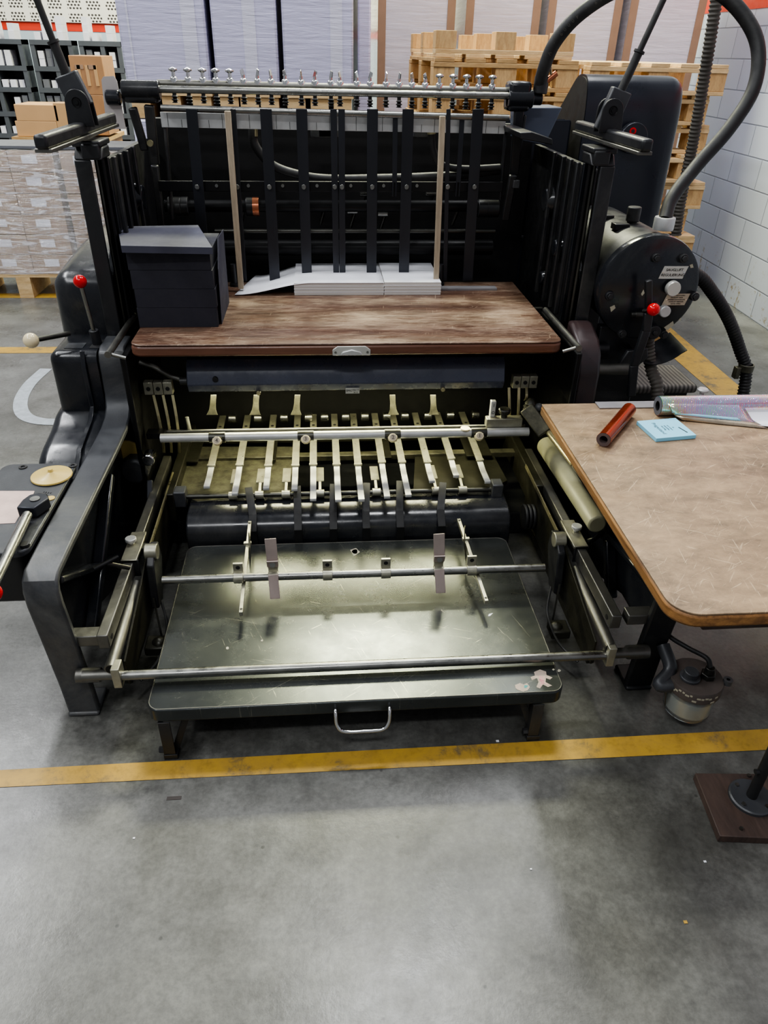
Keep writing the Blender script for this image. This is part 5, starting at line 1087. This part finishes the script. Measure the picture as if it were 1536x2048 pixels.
# ---------------- hoses
hx = q.x
pts = [Vector((hx,2.5,hz1-.01)), at(1345,395,'y',2.55), at(1395,330,'y',2.6), at(1460,255,'y',2.62), at(1508,175,'y',2.65), at(1515,90,'y',2.7), at(1480,22,'y',2.75), at(1420,-25,'y',2.8), at(1330,-40,'y',2.84), at(1240,-22,'y',2.87), at(1160,28,'y',2.9), at(1110,85,'y',2.93), at(1087,140,'y',2.95), at(1080,172,'y',2.97)]
t = thing('air_hose', 'thick smooth black rubber hose arching over the press to the tank coupling', 'hose', (hx, 2.5, hz1))
sm = smooth(pts, 8); MB().sweep(sm, .0225, 20).build('hose_tube', 'rubber', t)
for s_, (px, py) in (('DN 19 - 40009 - V', (1180,36)),):
    # printed letters riding on the hose towards the camera
    idx = [k for k in range(len(sm)) if sm[k].x < at(1235,0,'y',2.9).x and k > 60]
    path_ = [sm[k] for k in reversed(idx)]; L_ = [0]
    for k in range(1, len(path_)): L_.append(L_[-1]+(path_[k]-path_[k-1]).length)
    for ci, ch in enumerate(s_[::-1]):
        if ch == ' ': continue
        s0 = L_[-1]*.28+ci*.0165
        for k in range(1, len(L_)):
            if L_[k] >= s0: break
        p = path_[k-1]+(path_[k]-path_[k-1])*((s0-L_[k-1])/max(1e-6, L_[k]-L_[k-1])); dr = (path_[k]-path_[k-1]).normalized()
        nv = (Vector((0,0,H))-p); nv = (nv-dr*nv.dot(dr)).normalized(); text(ch, .017, p+nv*.0230, -dr, nv.cross(-dr), 'conduit', t, depth=.0004)
q = at(1082,165,'y',2.97); MB().cyl(q+Vector((0,0,-.035)), q+Vector((.002,0,.02)), .026).build('hose_clamp', 'cast', t, .003); MB().cyl(q+Vector((.01,-.01,0)), q+Vector((.05,-.01,.03)), .01).build('valve_tap', 'copper', t); MB().cyl(q+Vector((.035,-.01,.01)), q+Vector((.025,-.01,.05)), .005).build('tap_lever', 'brass', t)
def corr(name, label, pts, r, mt, k=5, pitch=.014):
    t = smooth(pts, 14); L = [0]
    for i in range(1, len(t)): L.append(L[-1]+(t[i]-t[i-1]).length)
    n = int(L[-1]/pitch*4); P_ = []; j = 1
    for i in range(n+1):
        s = L[-1]*i/n
        while j < len(L)-1 and L[j] < s: j += 1
        f_ = (s-L[j-1])/max(1e-6, L[j]-L[j-1]); P_.append(t[j-1]+(t[j]-t[j-1])*f_)
    m = MB(); m.sweep(P_, lambda u: r*(1+.11*math.sin(2*PI*round(u*n)/4+.8)), 18); o = m.build(name, mt, None, 0, 60); tag(o, label, 'hose'); return o
corr('corrugated_hose', 'grey ribbed conduit coming down from above beside the pallets', [at(1436,-20,'y',3.05),at(1422,70,'y',3.05),at(1406,170,'y',3.06),at(1385,290,'y',3.08),at(1362,400,'y',3.1),at(1352,470,'y',3.1)], .021, 'conduit')
o = corr('corrugated_hose', 'long dark ribbed hose curving from the tank down to the floor on the right', [Vector((c.x+.10,2.82,c.z+.04)),at(1385,545,'y',2.80),at(1425,585,'y',2.82),at(1458,640,'y',2.84),at(1480,700,'y',2.84),at(1492,745,'y',2.82),Vector((at(1496,775,'y',2.78).x,2.78,.28)),Vector((at(1496,775,'y',2.78).x-.01,2.7,.02))], .024, 'rubber')
q = at(1492,735,'y',2.82); tag(MB().lathe([(.026,0),(.032,0),(.032,.03),(.026,.03)], q-Vector((0,0,.015)), (0,0,1)).box(q.x-.05,q.x-.03,q.y-.02,q.y+.01,q.z-.045,q.z+.005).build('hose_strap', 'olive', None, .002), 'brown strap and tag around the dark ribbed hose', 'strap')
corr('corrugated_hose', 'short ribbed hose dropping from under the tank to behind the side table', [at(1296,672,'y',2.47),at(1297,700,'y',2.47),at(1303,740,'y',2.45),at(1315,785,'y',2.40),Vector((at(1322,805,'y',2.36).x,2.33,.34)),Vector((at(1325,805,'y',2.33).x,2.30,.06))], .0215, 'conduit')
# ---------------- step box behind the tank
q0 = at(1190,752,'z',.30); q1 = at(1383,760,'z',.30); yb_ = at(1360,733,'z',.30).y
t = thing('step_box', 'low black step box with ribbed grey rubber top behind the side table', 'step box', ((q0.x+q1.x)/2, (q1.y+yb_)/2, 0))
MB().box(XRo+.06,q1.x-.03,q1.y-.05,yb_,.0,.262).build('box_body', 'pad', t, .006); MB().box(XRo+.04,q1.x,q1.y-.08,yb_+.02,.263,.305).build('ribbed_top', 'ribpad', t, .016, seg=3)

# ---------------- pump box left
zb = .53; bx0, bx1, by0, by1 = -.965, XLo-.008, 1.52, 1.985
t = thing('control_box', 'black control box with amber dial cover and lever, left of the press', 'control box', ((bx0+bx1)/2, (by0+by1)/2, 0))
MB().prism(rrect(bx0,bx1,by0,by1,.03,6), 'z', zb-.018, zb).build('lid', 'castgrey', t, .004)
bzl = at(30,1205,'y',by0+.01).z
MB().prism(rrect(bx0+.012,bx1-.012,by0+.012,by1-.012,.03,6), 'z', bzl, zb-.0185).build('box_body', 'cast', t, .006)
MB().box(bx0+.06,bx1-.06,by1-.12,by1-.04,0,bzl).build('column', 'cast', t, .01)
q = Z(103,950,zb+.006); MB().lathe([(0,.026),(.006,.026),(.008,.018),(.02,.012),(.05,.0085),(.0565,.007),(.0575,.003),(.05,.001)][::-1], (q.x,q.y,zb), (0,0,1), 48).build('dial_cover', 'disk', t)
q = Z(70,999,zb+.035); hd = MB().prism([(q.x-.035,q.y-.04),(q.x+.012,q.y-.045),(q.x+.035,q.y+.005),(q.x+.022,q.y+.03),(q.x+.0,q.y+.036),(q.x-.022,q.y+.026),(q.x-.032,q.y+.0)], 'z', zb+.006, zb+.036).build('lever_hub', 'strap', t, .003)
MB().cyl((q.x,q.y,zb+.036),(q.x,q.y,zb+.0385),.013).build('pivot', 'steel', hd)
l0 = at(55,1030,'z',zb+.022); l1 = at(-30,1205,'z',zb+.03); MB().cyl(l0, l1, .0125).build('lever_rod', 'steel', t); e = at(-6,1190,'z',zb+.028); MB().sphere(at(-16,1186,'z',zb+.03), .022).build('ball_knob', 'red', t)
u = [Z(*q, zb+.001) for q in ((-60,982),(69,982),(66,990),(46,1012),(40,1030),(30,1046),(-60,1050))]; MB().prism([(v.x,v.y) for v in u], 'z', zb+.0002, zb+.0012).build('instruction_label', 'pinkpaper', t)
q = Z(101,997,zb); MB().cyl((q.x,q.y,zb),(q.x,q.y,zb+.002),.012).build('brass_disc', 'disk', t)
for px, py in ((46,935),(146,932),(50,1092)): q = Z(px,py,zb); MB().lathe([(.012,0),(.012,.003),(.006,.003),(.006,.0)] if py < 1000 else [(.0,.008),(.012,.008),(.012,0)], (q.x,q.y,zb), (0,0,1), 20).build('bolt', 'rubber', t)
q = Z(88,990,zb)
text('1 2 3 4', .009, (q.x+.005,q.y+.012,zb+.0006), (1,-.3,0), (.3,1,0), 'ink', t)

# ---------------- filter jar hanging from the frame
jz = .16; c = Z(1393,1352,jz)
t = thing('filter_jar', 'glass filter jar with chipped dark metal lid hanging beside the right press foot', 'jar', (c.x, c.y, jz-.115))
rj = .0585
MB().lathe([(0,-.105),(rj*.6,-.107),(rj*.82,-.1),(rj*.88,-.09),(rj*.9,-.03),(rj*.9,-.025),(rj*.85,-.025),(rj*.85,-.088),(rj*.6,-.1),(0,-.1)], (c.x,c.y,jz), (0,0,1), 48).build('jar_glass', 'glass', t)
MB().lathe([(0,-.097),(rj*.6,-.097),(rj*.82,-.087),(rj*.84,-.045),(0,-.045)], (c.x,c.y,jz), (0,0,1), 40).build('paper_filter', 'label', t)
ld = MB().lathe([(rj*.9,-.03),(rj,-.028),(rj,-.004),(rj*.97,0),(0,.002)], (c.x,c.y,jz), (0,0,1), 48).build('lid', mat('chipped_lid', (88,80,76), .5, .2, .3, dust=.25, vs=20), t)
for k in range(14): a = -PI*.95+k*.14; rr_ = rj+.0003; w = random.uniform(.002,.005); z_ = jz-.008-random.random()*.016; MB().box(-w,w,-.0004,.0004,-.002,.002).build('paint_chip', 'chip', t).location = (0,0,0) if False else (rr_*math.cos(a), rr_*math.sin(a), .115+z_-jz)
for o_ in [q_ for q_ in t.children if q_.name.startswith('paint_chip')]:
    a = math.atan2(o_.location.y, o_.location.x); o_.rotation_euler = (0,0,a+PI/2)
    for v in o_.data.vertices: v.co = v.co+t.location
MB().cyl((c.x-.018,c.y-.005,jz),(c.x-.018,c.y-.005,jz+.008),.022).cyl((c.x-.018,c.y-.005,jz+.006),(c.x-.018,c.y-.005,jz+.022),.0155).build('cap', 'castgrey', t, .002)
MB().cyl((c.x+.022,c.y-.005,jz),(c.x+.022,c.y-.005,jz+.014),.016,n=6).cyl((c.x+.022,c.y-.005,jz+.014),(c.x+.022,c.y-.005,jz+.03),.010).build('union_nut', 'darksteel', t, .001)
m = MB().sweep(smooth([Vector((c.x+.022,c.y-.005,jz+.03)),Vector((c.x+.015,c.y+.01,jz+.045)),Vector((c.x-.01,c.y+.05,jz+.04)),Vector((c.x-.04,c.y+.09,jz+.045)),Vector((XRo+.0,c.y+.15,jz+.06))]), .0055, 10); m.build('pipe', 'rubber', t)
MB().sweep(smooth([Vector((c.x-.05,c.y-.005,jz-.018)),Vector((c.x-.08,c.y,jz-.022)),Vector((XRo+.0,c.y+.025,jz-.0)),Vector((XRo-.005,c.y+.07,jz+.03))]), .015, 14).build('carrier_arm', 'castgrey', t)
MB().sweep(smooth([Vector((c.x+.056,c.y-.02,jz-.01)),Vector((c.x+.050,c.y-.02,jz-.06)),Vector((c.x+.035,c.y-.015,jz-.108)),Vector((c.x,c.y,jz-.112)),Vector((c.x-.045,c.y+.0,jz-.10)),Vector((c.x-.060,c.y+.0,jz-.04)),Vector((c.x-.06,c.y,jz-.015))]), .0022, 8).build('wire_bail', 'railsteel', t)
MB().lathe([(.004,-.006),(.010,-.006),(.010,.006),(.004,.006)], (c.x+.062,c.y-.02,jz-.0), (0,0,1)).build('wing_nut', 'castgrey', t)
u = [at(*q,'y',c.y-.052) for q in ((1331,1428),(1338,1408),(1340,1424),(1336,1430))]
t.scale = (1.25,1.25,1.25); t.location = (t.location.x, t.location.y, jz-.115*1.25)
# ---------------- stand base at the right edge
zz = .024
u = [Z(*q, zz) for q in ((1390,1546),(1440,1672),(1620,1680),(1620,1548))]
t = thing('stand', 'black pole stand on a brown wooden base board at the right picture edge', 'stand', ((u[0].x+u[2].x)/2, (u[0].y+u[2].y)/2, 0))
MB().prism([(v.x,v.y) for v in u], 'z', 0, zz).build('base_board', 'plank', t, .002)
c = Z(1503,1592,zz+.01); MB().lathe([(0,.012),(.05,.011),(.0535,.008),(.0535,0),(0,0)][::-1], (c.x,c.y,zz), (0,0,1), 40).build('flange', 'castgrey', t)
for k in range(4): a = .6+k*PI/2; MB().cyl((c.x+.04*math.cos(a),c.y+.04*math.sin(a),zz+.01),(c.x+.04*math.cos(a),c.y+.04*math.sin(a),zz+.015),.005,n=12).build('screw', 'steel', t)
for px, py in ((1482,1658),(1497,1552)): q = Z(px,py,zz); MB().cyl((q.x,q.y,zz),(q.x,q.y,zz+.005),.005,n=12).build('screw', 'steel', t)
MB().cyl((c.x,c.y,zz+.01),(c.x+.0,c.y+.0,.60),.013).build('pole', 'rubber', t); MB().cyl((c.x-.02,c.y,.13),(c.x+.02,c.y,.13),.007).build('wing_screw', 'rubber', t)
# small scraps on the floor
for i, (px, py, mt_, r_, lb) in enumerate(((1371,1844,'line',.004,'tiny yellow scrap on the floor, right foreground'),(268,1676,'paper',.0025,'tiny white scrap on the floor below the left table foot'),(995,1482,'paper',.004,'small white scrap on the floor right of the chrome handle'),(1062,1738,'paper',.0022,'tiny white scrap on the floor in the right foreground near the stand'),(1410,1723,'paper',.003,'tiny white sliver on the floor below the wooden stand board'))):
    q = Z(px,py,.001); tag(MB().box(q.x-r_,q.x+r_,q.y-r_*.8,q.y+r_*.8,.0005,.0015).build('paper_scrap', mt_), lb, 'scrap')
q = Z(348,1596,.001); tag(MB().box(q.x-.018,q.x+.018,q.y-.005,q.y+.005,.0003,.0012).build('floor_chip', 'inkgrey'), 'small dark rectangular mark plate on the floor left of the middle', 'floor plate')

# ================================================================== light
def area(name, loc, size, energy, col=(1,1,1), rot=(0,0,0)):
    l = bpy.data.lights.new(name, 'AREA'); l.shape = 'RECTANGLE'; l.size, l.size_y = size; l.energy = energy; l.color = col
    o = bpy.data.objects.new(name, l); C.objects.link(o); o.location = loc; o.rotation_euler = rot; return o
CW = (.97,.985,1)
LZ = 4.9
for (x, y, sx_, sy_, e) in ((.5,2.75,.9,.3,75),(-3.4,4.1,.4,3.4,190),(-3.2,.2,.4,3.0,100),(-1.2,7.6,3,.3,110),(2.0,4.4,.35,2.4,70),(-.7,-1.5,1.6,.3,80)):
    area('hall_light', (x,y,LZ), (sx_,sy_), e, CW)
area('hall_light', (.5,6.35,LZ), (1.5,.75), 430, (1,1,.70))
la = area('machine_lamp', ((lx0+lx1)/2, YX+.07, lz0-.008), (lx1-lx0-.1,.07), 16, (1,.96,.6))
la.rotation_euler = (math.radians(-22),0,0)
w = bpy.data.worlds.new('world'); bpy.context.scene.world = w; w.use_nodes = True
w.node_tree.nodes['Background'].inputs[0].default_value = (.85,.88,.93,1); w.node_tree.nodes['Background'].inputs[1].default_value = .30
sc = bpy.context.scene; sc.view_settings.view_transform = 'AgX'; sc.view_settings.look = 'AgX - Medium High Contrast'; sc.view_settings.exposure = .2
sc.cycles.use_adaptive_sampling = True; sc.cycles.max_bounces = 6; sc.cycles.transparent_max_bounces = 12; sc.cycles.use_denoising = True
for p_ in (PA, PB): pass
